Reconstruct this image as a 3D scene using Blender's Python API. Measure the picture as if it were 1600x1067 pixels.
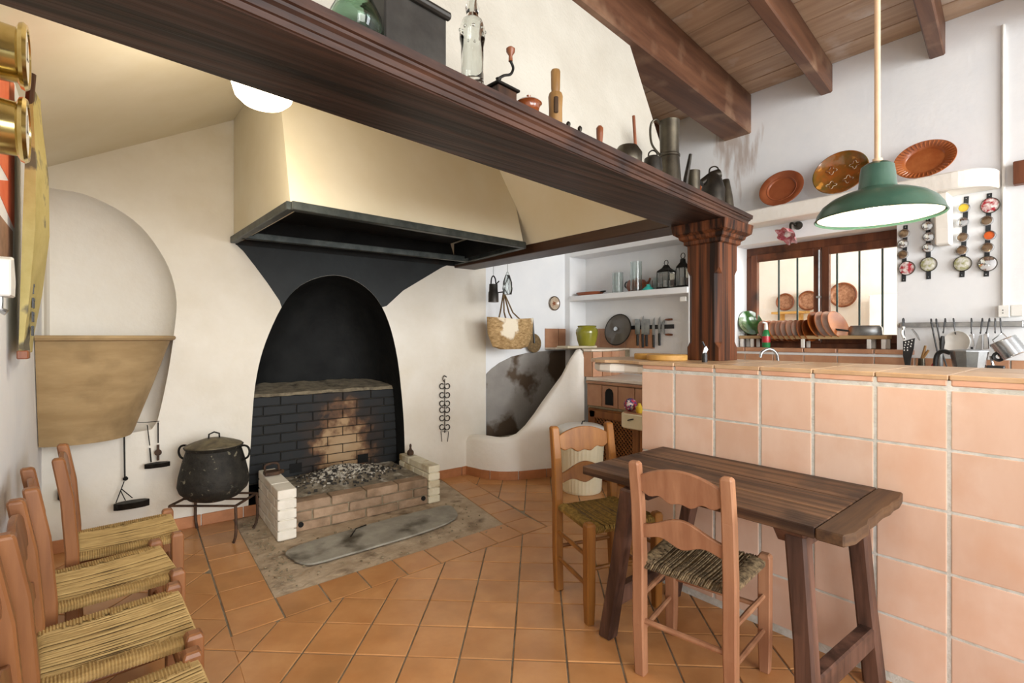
import bpy, bmesh, math, random
from mathutils import Vector, Matrix
from mathutils.geometry import intersect_line_line_2d

random.seed(7)
for o in list(bpy.data.objects): bpy.data.objects.remove(o, do_unlink=True)
SC = bpy.context.scene
COL = SC.collection

# ------------------------------------------------------------------ camera
FPX, HY, YAW, CAMH = 780.0, 526.3, math.radians(50.1), 1.258
cam_d = bpy.data.cameras.new('camera'); cam = bpy.data.objects.new('camera', cam_d); COL.objects.link(cam)
cam_d.sensor_width = 36.0; cam_d.lens = 36.0*FPX/1600.0
cam_d.shift_y = (HY-533.5)/1600.0
cam_d.clip_start = 0.02
cam.location = (0, 0, CAMH)
cam.rotation_euler = (math.pi/2, 0, YAW-math.pi/2)
SC.camera = cam

# ------------------------------------------------------------------ light
w = bpy.data.worlds.new('world'); SC.world = w; w.use_nodes = True
bg = w.node_tree.nodes['Background']
bg.inputs[0].default_value = (0.97, 0.985, 1.0, 1); bg.inputs[1].default_value = 0.8
def area(name, loc, target, sx, sy, power, color):
    l = bpy.data.lights.new(name, 'AREA'); l.shape = 'RECTANGLE'; l.size = sx; l.size_y = sy
    l.energy = power; l.color = color
    o = bpy.data.objects.new(name, l); COL.objects.link(o); o.location = loc
    o.rotation_euler = (Vector(target)-Vector(loc)).to_track_quat('-Z', 'Y').to_euler()
    return o
# added fill lights behind the camera and kitchen, standing in for unseen daylight
area('rear_fill', (0.4, -7.0, 2.0), (1.9, 3.0, 1.3), 5.0, 3.6, 500, (1.0, 0.985, 0.955))
area('daylight_left_window', (-0.15, -1.5, 1.75), (3.6, 0.9, 1.7), 1.2, 1.4, 34, (0.98, 0.99, 1.0))
area('kitchen_fill', (3.3, -3.6, 2.0), (3.5, 3.0, 1.5), 1.4, 2.2, 120, (0.90, 0.95, 1.0))
area('far_room_fill', (5.7, -2.4, 1.8), (6.2, 2.5, 1.4), 2.2, 2.0, 210, (0.97, 1.0, 0.97))  # extra light added to brighten the room beyond the window
SC.view_settings.view_transform = 'Standard'; SC.view_settings.look = 'None'
SC.view_settings.gamma = 1.0; SC.view_settings.use_curve_mapping = False
SC.view_settings.exposure = 0.30

# ------------------------------------------------------------------ measuring helpers
FW = Vector((math.cos(YAW), math.sin(YAW))); RT = Vector((math.sin(YAW), -math.cos(YAW)))
EYE = Vector((0, 0, CAMH))
def ray(px, py):
    d = FW+RT*((px-800.0)/FPX)
    return Vector((d.x, d.y, -(py-HY)/FPX))
def onZ(px, py, z=0.0): d = ray(px, py); return EYE+d*((z-CAMH)/d.z)
def onX(px, py, X): d = ray(px, py); return EYE+d*(X/d.x)
def onY(px, py, Y): d = ray(px, py); return EYE+d*(Y/d.y)
def atF(px, py, F): return EYE+ray(px, py)*F
BA = Vector((-0.233, 3.93)); BE = Vector((0.9987, -0.0519)).normalized(); BN = Vector((BE.y, -BE.x))   # back wall: origin, direction, normal to room
def bw(u, z, d=0.0):
    p = BA+BE*u+BN*d
    return Vector((p.x, p.y, z))
def uvB(px, py, d=0.0):
    r = ray(px, py); r2 = Vector((r.x, r.y)); o = BA+BN*d
    t = BN.dot(o)/BN.dot(r2); p = EYE+r*t
    return (BE.dot(Vector((p.x, p.y))-BA), p.z)

# ------------------------------------------------------------------ mesh helpers
WM = {}
def wm(o): return WM.get(o.name, Matrix.Identity(4))
def T(x, y=None, z=None):
    return Matrix.Translation(x if y is None else (x, y, z))
def RZ(a): return Matrix.Rotation(a, 4, 'Z')
def frame(pos, axis, up=(0, 0, 1)):
    """local z -> axis, local y as near to up as possible"""
    z = Vector(axis).normalized(); u = Vector(up)
    if abs(z.dot(u)) > 0.99: u = Vector((0, 1, 0))
    x = u.cross(z).normalized(); y = z.cross(x)
    m = Matrix((x, y, z)).transposed().to_4x4(); m.translation = Vector(pos)
    return m

class B:
    def __init__(s): s.v = []; s.f = []
    def add(s, vs, fs, M=None):
        n = len(s.v)
        s.v += [(M @ Vector(v)) if M is not None else Vector(v) for v in vs]
        s.f += [tuple(i+n for i in f) for f in fs]
        return s
    def box(s, c, size, M=None):
        x, y, z = (k/2 for k in size); cx, cy, cz = c
        vs = [(cx+a*x, cy+b*y, cz+d*z) for a in (-1, 1) for b in (-1, 1) for d in (-1, 1)]
        return s.add(vs, [(0,1,3,2),(4,6,7,5),(0,4,5,1),(2,3,7,6),(0,2,6,4),(1,5,7,3)], M)
    def box2(s, a, b, M=None):
        return s.box([(p+q)/2 for p, q in zip(a, b)], [abs(q-p) for p, q in zip(a, b)], M)
    def bar(s, p0, p1, w_, h_, up=(0, 0, 1), M=None):
        p0 = Vector(p0); p1 = Vector(p1); d = p1-p0
        m = frame((p0+p1)/2, d, up)
        return s.box((0, 0, 0), (w_, h_, d.length), (M @ m) if M is not None else m)
    def tube(s, pts, r, seg=8, M=None, closed=False, caps=True):
        pts = [Vector(p) for p in pts]; n = len(pts)
        rs = r if isinstance(r, (list, tuple)) else [r]*n
        vs, fs = [], []; prev = None
        for i, p in enumerate(pts):
            a = pts[i-1] if (i > 0 or closed) else p; b = pts[(i+1) % n] if (i < n-1 or closed) else p
            t = (b-a).normalized()
            u = prev if prev is not None else (Vector((0, 0, 1)) if abs(t.z) < 0.9 else Vector((1, 0, 0)))
            x = (u-t*u.dot(t)).normalized(); prev = x; y = t.cross(x)
            for k in range(seg):
                an = 2*math.pi*k/seg
                vs.append(p+(x*math.cos(an)+y*math.sin(an))*rs[i])
        m = n if closed else n-1
        for i in range(m):
            j = (i+1) % n
            for k in range(seg):
                l = (k+1) % seg
                fs.append((i*seg+k, i*seg+l, j*seg+l, j*seg+k))
        if caps and not closed:
            fs.append(tuple(range(seg-1, -1, -1))); fs.append(tuple((n-1)*seg+k for k in range(seg)))
        return s.add(vs, fs, M)
    def lathe(s, prof, seg=24, M=None, sx=1.0, sy=1.0, a0=0.0, a1=2*math.pi):
        full = abs(a1-a0-2*math.pi) < 1e-6
        vs, fs = [], []; n = len(prof); m = seg if full else seg+1
        for k in range(m):
            a = a0+(a1-a0)*k/seg
            for (r, z) in prof: vs.append((r*math.cos(a)*sx, r*math.sin(a)*sy, z))
        for k in range(seg):
            l = (k+1) % m
            for i in range(n-1):
                if prof[i][0] < 1e-6 and prof[i+1][0] < 1e-6: continue
                fs.append((k*n+i, l*n+i, l*n+i+1, k*n+i+1))
        return s.add(vs, fs, M)
    def prism(s, poly, t, M=None, z0=0.0):
        """polygon in local xy, from z0 to z0+t"""
        n = len(poly)
        vs = [(x, y, z0) for x, y in poly]+[(x, y, z0+t) for x, y in poly]
        fs = [tuple(range(n-1, -1, -1)), tuple(range(n, 2*n))]+[(i, (i+1) % n, n+(i+1) % n, n+i) for i in range(n)]
        return s.add(vs, fs, M)
    def loft(s, rings, M=None, caps=True, closed=True):
        n = len(rings[0]); vs = [p for r in rings for p in r]; fs = []
        for i in range(len(rings)-1):
            for k in range(n if closed else n-1):
                l = (k+1) % n
                fs.append((i*n+k, i*n+l, (i+1)*n+l, (i+1)*n+k))
        if caps: fs.append(tuple(range(n-1, -1, -1))); fs.append(tuple((len(rings)-1)*n+k for k in range(n)))
        return s.add(vs, fs, M)

def weld(bm): bmesh.ops.remove_doubles(bm, verts=bm.verts, dist=1e-5)
def make_mesh(b, mat, smooth=False, bevel=0.0, inv=None, tri=False, seg=1):
    vs = [(inv @ v) if inv is not None else v for v in b.v]
    me = bpy.data.meshes.new('mesh'); me.from_pydata([tuple(v) for v in vs], [], b.f)
    bm = bmesh.new(); bm.from_mesh(me); weld(bm)
    bmesh.ops.recalc_face_normals(bm, faces=bm.faces)
    if bevel:
        ed = [e for e in bm.edges if len(e.link_faces) == 2 and e.calc_face_angle(0) > 0.6]
        bmesh.ops.bevel(bm, geom=ed, offset=bevel, segments=seg, affect='EDGES', profile=0.6, clamp_overlap=True)
    if smooth:
        for f in bm.faces: f.smooth = True
        for e in bm.edges:
            if len(e.link_faces) == 2 and e.calc_face_angle(0) > 0.7: e.smooth = False
    bm.to_mesh(me); bm.free()
    if mat is not None: me.materials.append(mat)
    return me
def tag(o, label=None, cat=None, group=None, kind=None):
    if label: o['label'] = label
    if cat: o['category'] = cat
    if group: o['group'] = group
    if kind: o['kind'] = kind
    return o
def thing(name, label, cat, loc, rotz=0.0, group=None):
    o = bpy.data.objects.new(name, None); COL.objects.link(o); o.empty_display_size = 0.05
    o.location = loc; o.rotation_euler = (0, 0, rotz)
    WM[o.name] = T(Vector(loc)) @ RZ(rotz)
    return tag(o, label, cat, group)
def part(b, name, mat, parent, smooth=False, bevel=0.0, local=False, label=None, kind=None, seg=1):
    """vertices in world space unless local"""
    M = wm(parent)
    me = make_mesh(b, mat, smooth, bevel, None if local else M.inverted(), seg=seg)
    o = bpy.data.objects.new(name, me); COL.objects.link(o); o.parent = parent
    WM[o.name] = M
    return tag(o, label, None, None, kind)
def inst(me, name, parent, M):
    """share mesh data; M = world matrix of the piece"""
    o = bpy.data.objects.new(name, me); COL.objects.link(o); o.parent = parent
    o.matrix_local = wm(parent).inverted() @ M
    WM[o.name] = M
    return o
def solo(b, name, mat, label, cat, loc, smooth=False, bevel=0.0, group=None, kind=None, seg=1):
    M = T(Vector(loc))
    me = make_mesh(b, mat, smooth, bevel, M.inverted(), seg=seg)
    o = bpy.data.objects.new(name, me); COL.objects.link(o); o.location = loc
    WM[o.name] = M
    return tag(o, label, cat, group, kind)
def struct(b, name, mat, smooth=False, bevel=0.0, label=None):
    o = bpy.data.objects.new(name, make_mesh(b, mat, smooth, bevel)); COL.objects.link(o)
    WM[o.name] = Matrix.Identity(4)
    return tag(o, label, None, None, 'structure')
def dup(root, loc, rotz, label=None, skip=()):
    def rec(o, par):
        c = o.copy(); COL.objects.link(c)
        if par is not None: c.parent = par
        for ch in list(o.children):
            if ch.name.split('.')[0] not in skip: rec(ch, c)
        return c
    r = rec(root, None); r.location = loc; r.rotation_euler = (0, 0, rotz)
    WM[r.name] = T(Vector(loc)) @ RZ(rotz)
    if label: r['label'] = label
    return r
def fill_poly(outer, holes=()):
    """triangulated 2-D polygon with holes -> verts, faces"""
    bm = bmesh.new()
    es = []
    for loop in [outer]+list(holes):
        vs = [bm.verts.new((x, y, 0)) for x, y in loop]
        es += [bm.edges.new((vs[i], vs[(i+1) % len(vs)])) for i in range(len(vs))]
    bmesh.ops.triangle_fill(bm, use_beauty=True, use_dissolve=False, edges=es)
    bm.verts.index_update()
    v = [(p.co.x, p.co.y) for p in bm.verts]; f = [tuple(q.index for q in t.verts) for t in bm.faces]
    bm.free(); return v, f
def spline(pts, n=6, closed=False):
    """Catmull-Rom through points"""
    P = [Vector(p) for p in pts]; out = []; N = len(P)
    rng = range(N) if closed else range(N-1)
    for i in rng:
        p1 = P[i]; p2 = P[(i+1) % N]
        p0 = P[i-1] if (i > 0 or closed) else p1*2-p2
        p3 = P[(i+2) % N] if (i+2 < N or closed) else p2*2-p1
        for k in range(n):
            t = k/n
            out.append(0.5*((2*p1)+(p2-p0)*t+(2*p0-5*p1+4*p2-p3)*t*t+(3*p1-p0-3*p2+p3)*t**3))
    if not closed: out.append(P[-1])
    return out

# ------------------------------------------------------------------ materials
def lin(h):
    h = h.lstrip('#'); c = [int(h[i:i+2], 16)/255 for i in (0, 2, 4)]
    return tuple((x/12.92 if x <= 0.04045 else ((x+0.055)/1.055)**2.4) for x in c)+(1,)
def newmat(name):
    m = bpy.data.materials.new(name); m.use_nodes = True
    nt = m.node_tree; return m, nt, nt.nodes['Principled BSDF']
def N(nt, typ, **kw):
    n = nt.nodes.new(typ)
    for k, v in kw.items(): setattr(n, k, v)
    return n
def pm(name, c1, c2=None, scale=6.0, rough=0.6, bump=0.0, bscale=40.0, stretch=(1, 1, 1), metal=0.0, rand=0.0, lo=0.35, hi=0.65,
       spec=0.5, c3=None, s3=2.0, lo3=0.55, hi3=0.7, coords='Object', detail=6.0, trans=0.0, ior=1.45, coat=0.0, bdist=0.01):
    m, nt, bs = newmat(name); L = nt.links
    tc = N(nt, 'ShaderNodeTexCoord'); mp = N(nt, 'ShaderNodeMapping'); mp.inputs['Scale'].default_value = stretch
    src = tc.outputs[coords]
    oi = N(nt, 'ShaderNodeObjectInfo')
    if rand:
        add = N(nt, 'ShaderNodeVectorMath', operation='ADD'); sc_ = N(nt, 'ShaderNodeMath', operation='MULTIPLY'); sc_.inputs[1].default_value = 37.0
        L.new(oi.outputs['Random'], sc_.inputs[0]); L.new(src, add.inputs[0]); L.new(sc_.outputs[0], add.inputs[1]); src = add.outputs[0]
    L.new(src, mp.inputs['Vector'])
    no = N(nt, 'ShaderNodeTexNoise'); no.inputs['Scale'].default_value = scale; no.inputs['Detail'].default_value = detail; no.inputs['Roughness'].default_value = 0.6
    L.new(mp.outputs[0], no.inputs['Vector'])
    rp = N(nt, 'ShaderNodeValToRGB'); rp.color_ramp.elements[0].position = lo; rp.color_ramp.elements[1].position = hi
    rp.color_ramp.elements[0].color = lin(c1); rp.color_ramp.elements[1].color = lin(c2 or c1)
    L.new(no.outputs['Fac'], rp.inputs[0]); col = rp.outputs[0]
    if c3:
        n3 = N(nt, 'ShaderNodeTexNoise'); n3.inputs['Scale'].default_value = s3; n3.inputs['Detail'].default_value = 8
        L.new(src, n3.inputs['Vector'])
        r3 = N(nt, 'ShaderNodeMapRange'); r3.inputs[1].default_value = lo3; r3.inputs[2].default_value = hi3; L.new(n3.outputs['Fac'], r3.inputs[0])
        mx = N(nt, 'ShaderNodeMix', data_type='RGBA'); mx.inputs[7].default_value = lin(c3)
        L.new(r3.outputs[0], mx.inputs[0]); L.new(col, mx.inputs[6]); col = mx.outputs[2]
    if rand:
        hs = N(nt, 'ShaderNodeHueSaturation'); mr = N(nt, 'ShaderNodeMapRange'); mr.inputs[3].default_value = 1-rand; mr.inputs[4].default_value = 1+rand
        L.new(oi.outputs['Random'], mr.inputs[0]); L.new(mr.outputs[0], hs.inputs['Value']); L.new(col, hs.inputs['Color']); col = hs.outputs[0]
    L.new(col, bs.inputs['Base Color'])
    bs.inputs['Roughness'].default_value = rough; bs.inputs['Metallic'].default_value = metal
    bs.inputs['Specular IOR Level'].default_value = spec
    if trans: bs.inputs['Transmission Weight'].default_value = trans; bs.inputs['IOR'].default_value = ior
    if coat: bs.inputs['Coat Weight'].default_value = coat; bs.inputs['Coat Roughness'].default_value = 0.1
    if bump:
        nb = N(nt, 'ShaderNodeTexNoise'); nb.inputs['Scale'].default_value = bscale; nb.inputs['Detail'].default_value = 5
        L.new(mp.outputs[0], nb.inputs['Vector'])
        bu = N(nt, 'ShaderNodeBump'); bu.inputs['Strength'].default_value = bump; bu.inputs['Distance'].default_value = bdist
        L.new(nb.outputs['Fac'], bu.inputs['Height']); L.new(bu.outputs[0], bs.inputs['Normal'])
    return m
def emit(name, c, s):
    m, nt, bs = newmat(name)
    bs.inputs['Base Color'].default_value = lin(c); bs.inputs['Emission Color'].default_value = lin(c); bs.inputs['Emission Strength'].default_value = s
    return m

M_white = pm('white_plaster', '#efe9de', '#f4f0e8', 3, 0.85, 0.35, 28, spec=0.2, bdist=0.006)
M_whiter = pm('whitewash', '#eceef0', '#f3f4f4', 3, 0.85, 0.25, 30, spec=0.2, bdist=0.005)
M_back = pm('back_wall_plaster', '#e0d9ca', '#eae5da', 2.2, 0.85, 0.4, 26, spec=0.2, c3='#d2c6a8', s3=1.3, lo3=0.60, hi3=0.9, bdist=0.006)
M_cream = pm('smoked_cream_plaster', '#e2d9c0', '#eae3d0', 1.6, 0.8, 0.15, 20, spec=0.2, c3='#dccda8', s3=1.1, lo3=0.5, hi3=0.9, bdist=0.004)
M_hoodout = pm('hood_plaster', '#b9b2a4', '#c6c0b3', 2.5, 0.9, 0.6, 60, spec=0.15, bdist=0.006)
M_grout = pm('grout', '#c6c5bb', '#dcdcd6', 30, 0.9, 0.3, 120)
M_fgrout = pm('floor_grout', '#756a58', '#9c917f', 14, 0.9, 0.3, 120)
M_ftile = pm('floor_terracotta', '#bd8450', '#cf9a66', 5, 0.30, 0.12, 50, rand=0.07, c3='#ac7c4e', s3=4, lo3=0.52, hi3=0.85, spec=0.4, lo=0.3, hi=0.7, bdist=0.003)
M_ctile = pm('counter_terracotta', '#dcb8a0', '#e6c8b4', 4, 0.5, 0.12, 60, rand=0.05, c3='#d9ae92', s3=5, lo3=0.5, hi3=0.8, spec=0.35, stretch=(1, 1, 0.35), bdist=0.003)
M_etile = pm('edge_terracotta', '#d3a184', '#e0b398', 8, 0.45, 0.2, 60, rand=0.06, spec=0.4, bdist=0.003)
M_toptile = pm('countertop_terracotta', '#bf9c76', '#cfae8a', 8, 0.35, 0.2, 60, rand=0.05, spec=0.5, bdist=0.003)
M_ktile = pm('kitchen_tile', '#ab7a5c', '#be906f', 7, 0.3, 0.15, 40, rand=0.1, spec=0.5, bdist=0.003)
M_base = pm('baseboard_tile', '#a2683f', '#b97c50', 8, 0.5, 0.1, 50, rand=0.1)
def wood(name, c1, c2, axis, scale=5.0, rough=0.5, bump=0.25, rand=0.05, ratio=0.06, c3=None, spec=0.4, lo=0.36, hi=0.64, s3=1.5):
    st = [1.0, 1.0, 1.0]; st[axis] = ratio
    return pm(name, c1, c2, scale*6, rough, bump, scale*9, stretch=tuple(st), rand=rand, c3=c3, s3=s3, spec=spec, lo=lo, hi=hi, bdist=0.004)
M_mantel = wood('dark_mantel_wood', '#140c0a', '#4d372f', 0, 5.0, 0.45, 0.6, 0.0, 0.02, spec=0.45, lo=0.40, hi=0.62)
M_cornice = wood('worn_cornice_wood', '#221613', '#543729', 0, 3.4, 0.5, 0.5, 0.0, 0.04, c3='#2a1e1b', spec=0.3, s3=4)
M_arm = wood('dark_arm_wood', '#241611', '#4a2d1b', 1, 3.0, 0.45, 0.3, 0.0, 0.05, spec=0.5)
M_post = wood('dark_post_wood', '#1f120d', '#6e3f24', 2, 5.5, 0.6, 0.5, 0.0, 0.025, spec=0.25, lo=0.40, hi=0.62)
M_beam = wood('brown_beam_wood', '#4f3020', '#6f4a34', 0, 2.5, 0.5, 0.2, 0.04, 0.05, c3='#8a6a52', s3=3)
M_plank = wood('ceiling_plank_wood', '#a98a70', '#c2a488', 1, 2.5, 0.42, 0.2, 0.07, 0.08, c3='#cfc0b4', s3=3.5)
M_chair = wood('honey_chair_wood', '#7d5030', '#9a673f', 2, 3.0, 0.4, 0.12, 0.06, 0.1)
M_chair2 = wood('amber_chair_wood', '#7f5022', '#9c6830', 2, 3.0, 0.38, 0.12, 0.0, 0.1)
M_chair3 = wood('pink_worn_chair_wood', '#94664a', '#ae8060', 2, 3.0, 0.5, 0.15, 0.0, 0.1, c3='#94684f')
M_table = wood('rough_table_wood', '#3a271c', '#7a5b42', 1, 5.0, 0.5, 0.7, 0.05, 0.02, c3='#2c1d15', s3=4, lo=0.40, hi=0.62)
M_tleg = wood('rough_leg_wood', '#3c2820', '#6d4e40', 2, 3.0, 0.55, 0.5, 0.05, 0.06, c3='#2f211b', s3=4)
M_window = wood('window_wood', '#5d3320', '#7d4a2e', 2, 3.0, 0.5, 0.2, 0.04, 0.08, c3='#3b2418', s3=4)
M_cab = wood('cabinet_wood', '#7c4a22', '#9a6332', 2, 3.0, 0.45, 0.12, 0.04, 0.1)
M_rush = pm('rush_straw', '#9c7f4c', '#c8aa70', 60, 0.8, 0.2, 90, stretch=(0.2, 1, 1), rand=0.05, lo=0.3, hi=0.7)
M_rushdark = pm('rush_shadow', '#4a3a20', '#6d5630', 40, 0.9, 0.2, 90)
M_rushgrey = pm('rush_grey', '#5a4a35', '#a08a68', 50, 0.85, 0.2, 90, lo=0.4, hi=0.62)
M_rushold = pm('rush_olive', '#6a5220', '#9a7a38', 50, 0.85, 0.2, 90)
M_soot = pm('soot', '#0b0c0c', '#1a1b1a', 5, 0.75, 0.3, 30, c3='#2c1f16', s3=3, lo3=0.62, hi3=0.8, spec=0.3)
M_sootpaint = pm('black_wall_paint', '#101415', '#1c2223', 4, 0.6, 0.15, 30, spec=0.4)
M_iron = pm('black_iron', '#161513', '#2b2823', 20, 0.55, 0.3, 60, metal=0.6)
M_frame = pm('hood_steel', '#3a403f', '#575c58', 12, 0.45, 0.1, 60, metal=0.5, c3='#2a2f30')
M_rust = pm('rusty_iron', '#3a2a20', '#5d4330', 20, 0.7, 0.3, 80, metal=0.3)
M_wbrick = pm('white_painted_brick', '#e6e0d2', '#f1ece0', 8, 0.8, 0.4, 40, rand=0.03, bdist=0.004)
M_ybrick = pm('yellowed_painted_brick', '#ddd4b8', '#e9e2cb', 8, 0.8, 0.4, 40, rand=0.04, c3='#a88f62', s3=5, bdist=0.004)
M_brick = pm('old_brick', '#8b7158', '#ad937a', 8, 0.9, 0.5, 50, rand=0.12, c3='#6d5a46', s3=6, lo3=0.5, hi3=0.75, bdist=0.006)
M_mortar = pm('mortar', '#7d7058', '#9b8f76', 20, 0.95, 0.4, 60)
M_ash = pm('ash_bed', '#6b6253', '#9a8f7c', 14, 0.95, 0.8, 60, c3='#d8d2c4', s3=9, lo3=0.55, hi3=0.7)
M_ashlight = pm('white_ash', '#a39b8d', '#cbc5b8', 20, 0.95, 0.5, 80)
M_char = pm('charcoal', '#23211f', '#4f4a44', 14, 0.9, 0.5, 60)
M_soil = pm('hearth_cement', '#a38f76', '#c6b49c', 7, 0.95, 0.8, 30, c3='#6b5945', s3=6, lo3=0.54, hi3=0.72, lo=0.3, hi=0.7)
M_slab = pm('hearth_slab', '#8a867b', '#a8a498', 6, 0.8, 0.4, 40, c3='#4b4437', s3=4)
M_clay = pm('basin_clay', '#9b8058', '#b59a70', 4, 0.85, 0.25, 20, stretch=(0.5, 0.5, 2), c3='#87704d', s3=3, bdist=0.004)
M_brass = pm('brass', '#bfa968', '#dccb94', 10, 0.2, metal=1.0)
M_copper = pm('copper', '#a6552e', '#c97a4a', 10, 0.3, metal=0.9)
M_steel = pm('steel', '#a9adb0', '#c9ccce', 12, 0.22, metal=1.0)
M_steelm = pm('brushed_steel', '#8d9194', '#b5b8ba', 12, 0.38, metal=0.9)
M_dark = pm('black_plastic', '#141415', '#222325', 10, 0.4)
M_whitep = pm('white_plastic', '#e8e6df', '#f2f1ec', 6, 0.4)
M_cream2 = pm('ivory_plastic', '#e6d9b4', '#efe4c6', 5, 0.45)
M_tin = pm('dark_tin', '#33302c', '#4a4742', 6, 0.45, 0.08, 30, metal=0.5, c3='#5a4c40', s3=5)
M_pewter = pm('dark_pewter', '#3d382f', '#5c5547', 8, 0.35, 0.05, 30, metal=0.8)
M_pewter2 = pm('blackened_metal', '#24211d', '#3e382f', 10, 0.42, 0.1, 40, metal=0.7)
M_wcarve = wood('carved_olive_wood', '#7d5a30', '#a17a48', 2, 4, 0.45, 0.1, 0.0, 0.15)
M_wred = wood('red_turned_wood', '#6d3a22', '#8f5433', 2, 4, 0.35, 0.1, 0.0, 0.15)
M_grind = wood('grinder_wood', '#2a1a12', '#4a3020', 2, 4, 0.4, 0.1, 0.0, 0.15)
M_glaze = pm('brown_glaze', '#7a3d1f', '#a05a30', 6, 0.12, 0.05, 20, coat=0.6, rand=0.06)
M_glazeamber = pm('amber_glaze', '#80401a', '#a85c26', 6, 0.3, 0.05, 20, spec=0.3, rand=0.12)
M_terra = pm('terracotta_plate', '#8d4a2c', '#a8603c', 6, 0.35, 0.1, 30, coat=0.3)
M_terra2 = pm('ribbed_terracotta', '#9c5026', '#b9703e', 8, 0.3, 0.1, 30, coat=0.4)
M_greenglaze = pm('green_glaze', '#24481f', '#3f6a30', 6, 0.15, coat=0.5)
M_olive = pm('olive_glaze', '#7d7a22', '#94902f', 5, 0.2, 0.05, 20, coat=0.5)
M_enamel = pm('green_enamel', '#38594a', '#456757', 8, 0.32, 0.04, 40, c3='#5a6f60', s3=10, lo3=0.68, hi3=0.8, coat=0.2)
M_shadein = emit('lamp_inner_enamel_glow', '#fbf0dd', 0.2)  # slight glow put into the enamel for the bulb's light
M_bulb = emit('bulb_glow', '#fff2dc', 12.0)
M_globe = emit('globe_glow', '#fff0d2', 9.0)
M_rod = pm('pendant_rod', '#e0b890', '#eecba6', 10, 0.5)
M_mirror = pm('mirror', '#e9edf0', '#f2f4f6', 2, 0.05, metal=1.0)
M_leather = pm('black_strap', '#1c1e20', '#2f3336', 12, 0.6)
M_cement = pm('grey_stained_render', '#8f8a84', '#a39e97', 3, 0.85, 0.25, 30, c3='#5a4a3a', s3=2.2, lo3=0.46, hi3=0.52, bdist=0.004)
M_basket = pm('straw_basket', '#8f6f42', '#c9a877', 30, 0.8, 0.5, 60, stretch=(1, 1, 3), c3='#efe3cb', s3=5, lo3=0.56, hi3=0.62)
M_wicker = pm('dark_wicker', '#5d4a30', '#8a7048', 40, 0.8, 0.5, 70)
M_teal = pm('turquoise_ceramic', '#2fb8ac', '#46cfc2', 5, 0.2, coat=0.4)
M_plate = pm('painted_plate', '#d8c7a8', '#7a4a30', 22, 0.25, coat=0.4, lo=0.45, hi=0.55)
M_ball = pm('patchwork_ball', '#c43a52', '#2b3a6e', 45, 0.6, lo=0.47, hi=0.5, c3='#e8d7cf', s3=40, lo3=0.56, hi3=0.58)
M_yellow = pm('yellow_plastic', '#d9b32a', '#e8c845', 8, 0.4)
M_board = wood('pale_board_wood', '#b98a45', '#d2a65c', 1, 3, 0.5, 0.1, 0.0, 0.1)
M_rackwood = wood('dish_rack_wood', '#a2835a', '#c0a276', 1, 3, 0.55, 0.1, 0.0, 0.1)
M_red = pm('red_enamel', '#a3202b', '#c43040', 8, 0.3)
M_orange = pm('orange_enamel', '#d8561f', '#e8702c', 8, 0.3)
M_pink = pm('pink_glass', '#b03a4a', '#e8b0b4', 30, 0.15, lo=0.4, hi=0.6, trans=0.3)
M_flower = pm('floral_mirror', '#d9d8cf', '#a9a878', 40, 0.2, lo=0.45, hi=0.6)
M_redflower = pm('red_floral_mirror', '#b02835', '#efe8e4', 45, 0.2, lo=0.42, hi=0.6)
M_panel = pm('painted_sign', '#a89858', '#c3b478', 5, 0.7, 0.1, 20, c3='#6a6450', s3=5, lo3=0.56, hi3=0.6)
M_panelside = pm('sign_grey_side', '#8d8570', '#b5a982', 5, 0.7, c3='#5d5648', s3=5, lo3=0.5, hi3=0.56)
M_paper = pm('poster_paper', '#e8e9ea', '#f3f3f2', 4, 0.6)
M_porange = pm('poster_orange', '#d9603a', '#e58258', 6, 0.6)
M_pbrown = pm('poster_brown', '#7a5a44', '#a58068', 10, 0.6)
M_maroon = pm('maroon_frame', '#3a1620', '#57232e', 8, 0.3)
M_holeshade = pm('hole_shade', '#060606', '#0c0c0c', 5, 0.9)  # flat black standing for the shade inside openings
def glassm(name, c, rough=0.03, ior=1.45):
    m, nt, bs = newmat(name); bs.inputs['Base Color'].default_value = lin(c); bs.inputs['Roughness'].default_value = rough
    bs.inputs['Transmission Weight'].default_value = 1.0; bs.inputs['IOR'].default_value = ior
    return m
M_glass = glassm('clear_glass', '#f4f7f5'); M_greenglass = glassm('green_glass', '#b5cfbd'); M_pane = glassm('window_pane', '#fbfdfc', 0.0, 1.05)
M_frost = glassm('pale_green_glass', '#ecf4f2', 0.2)
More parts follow.
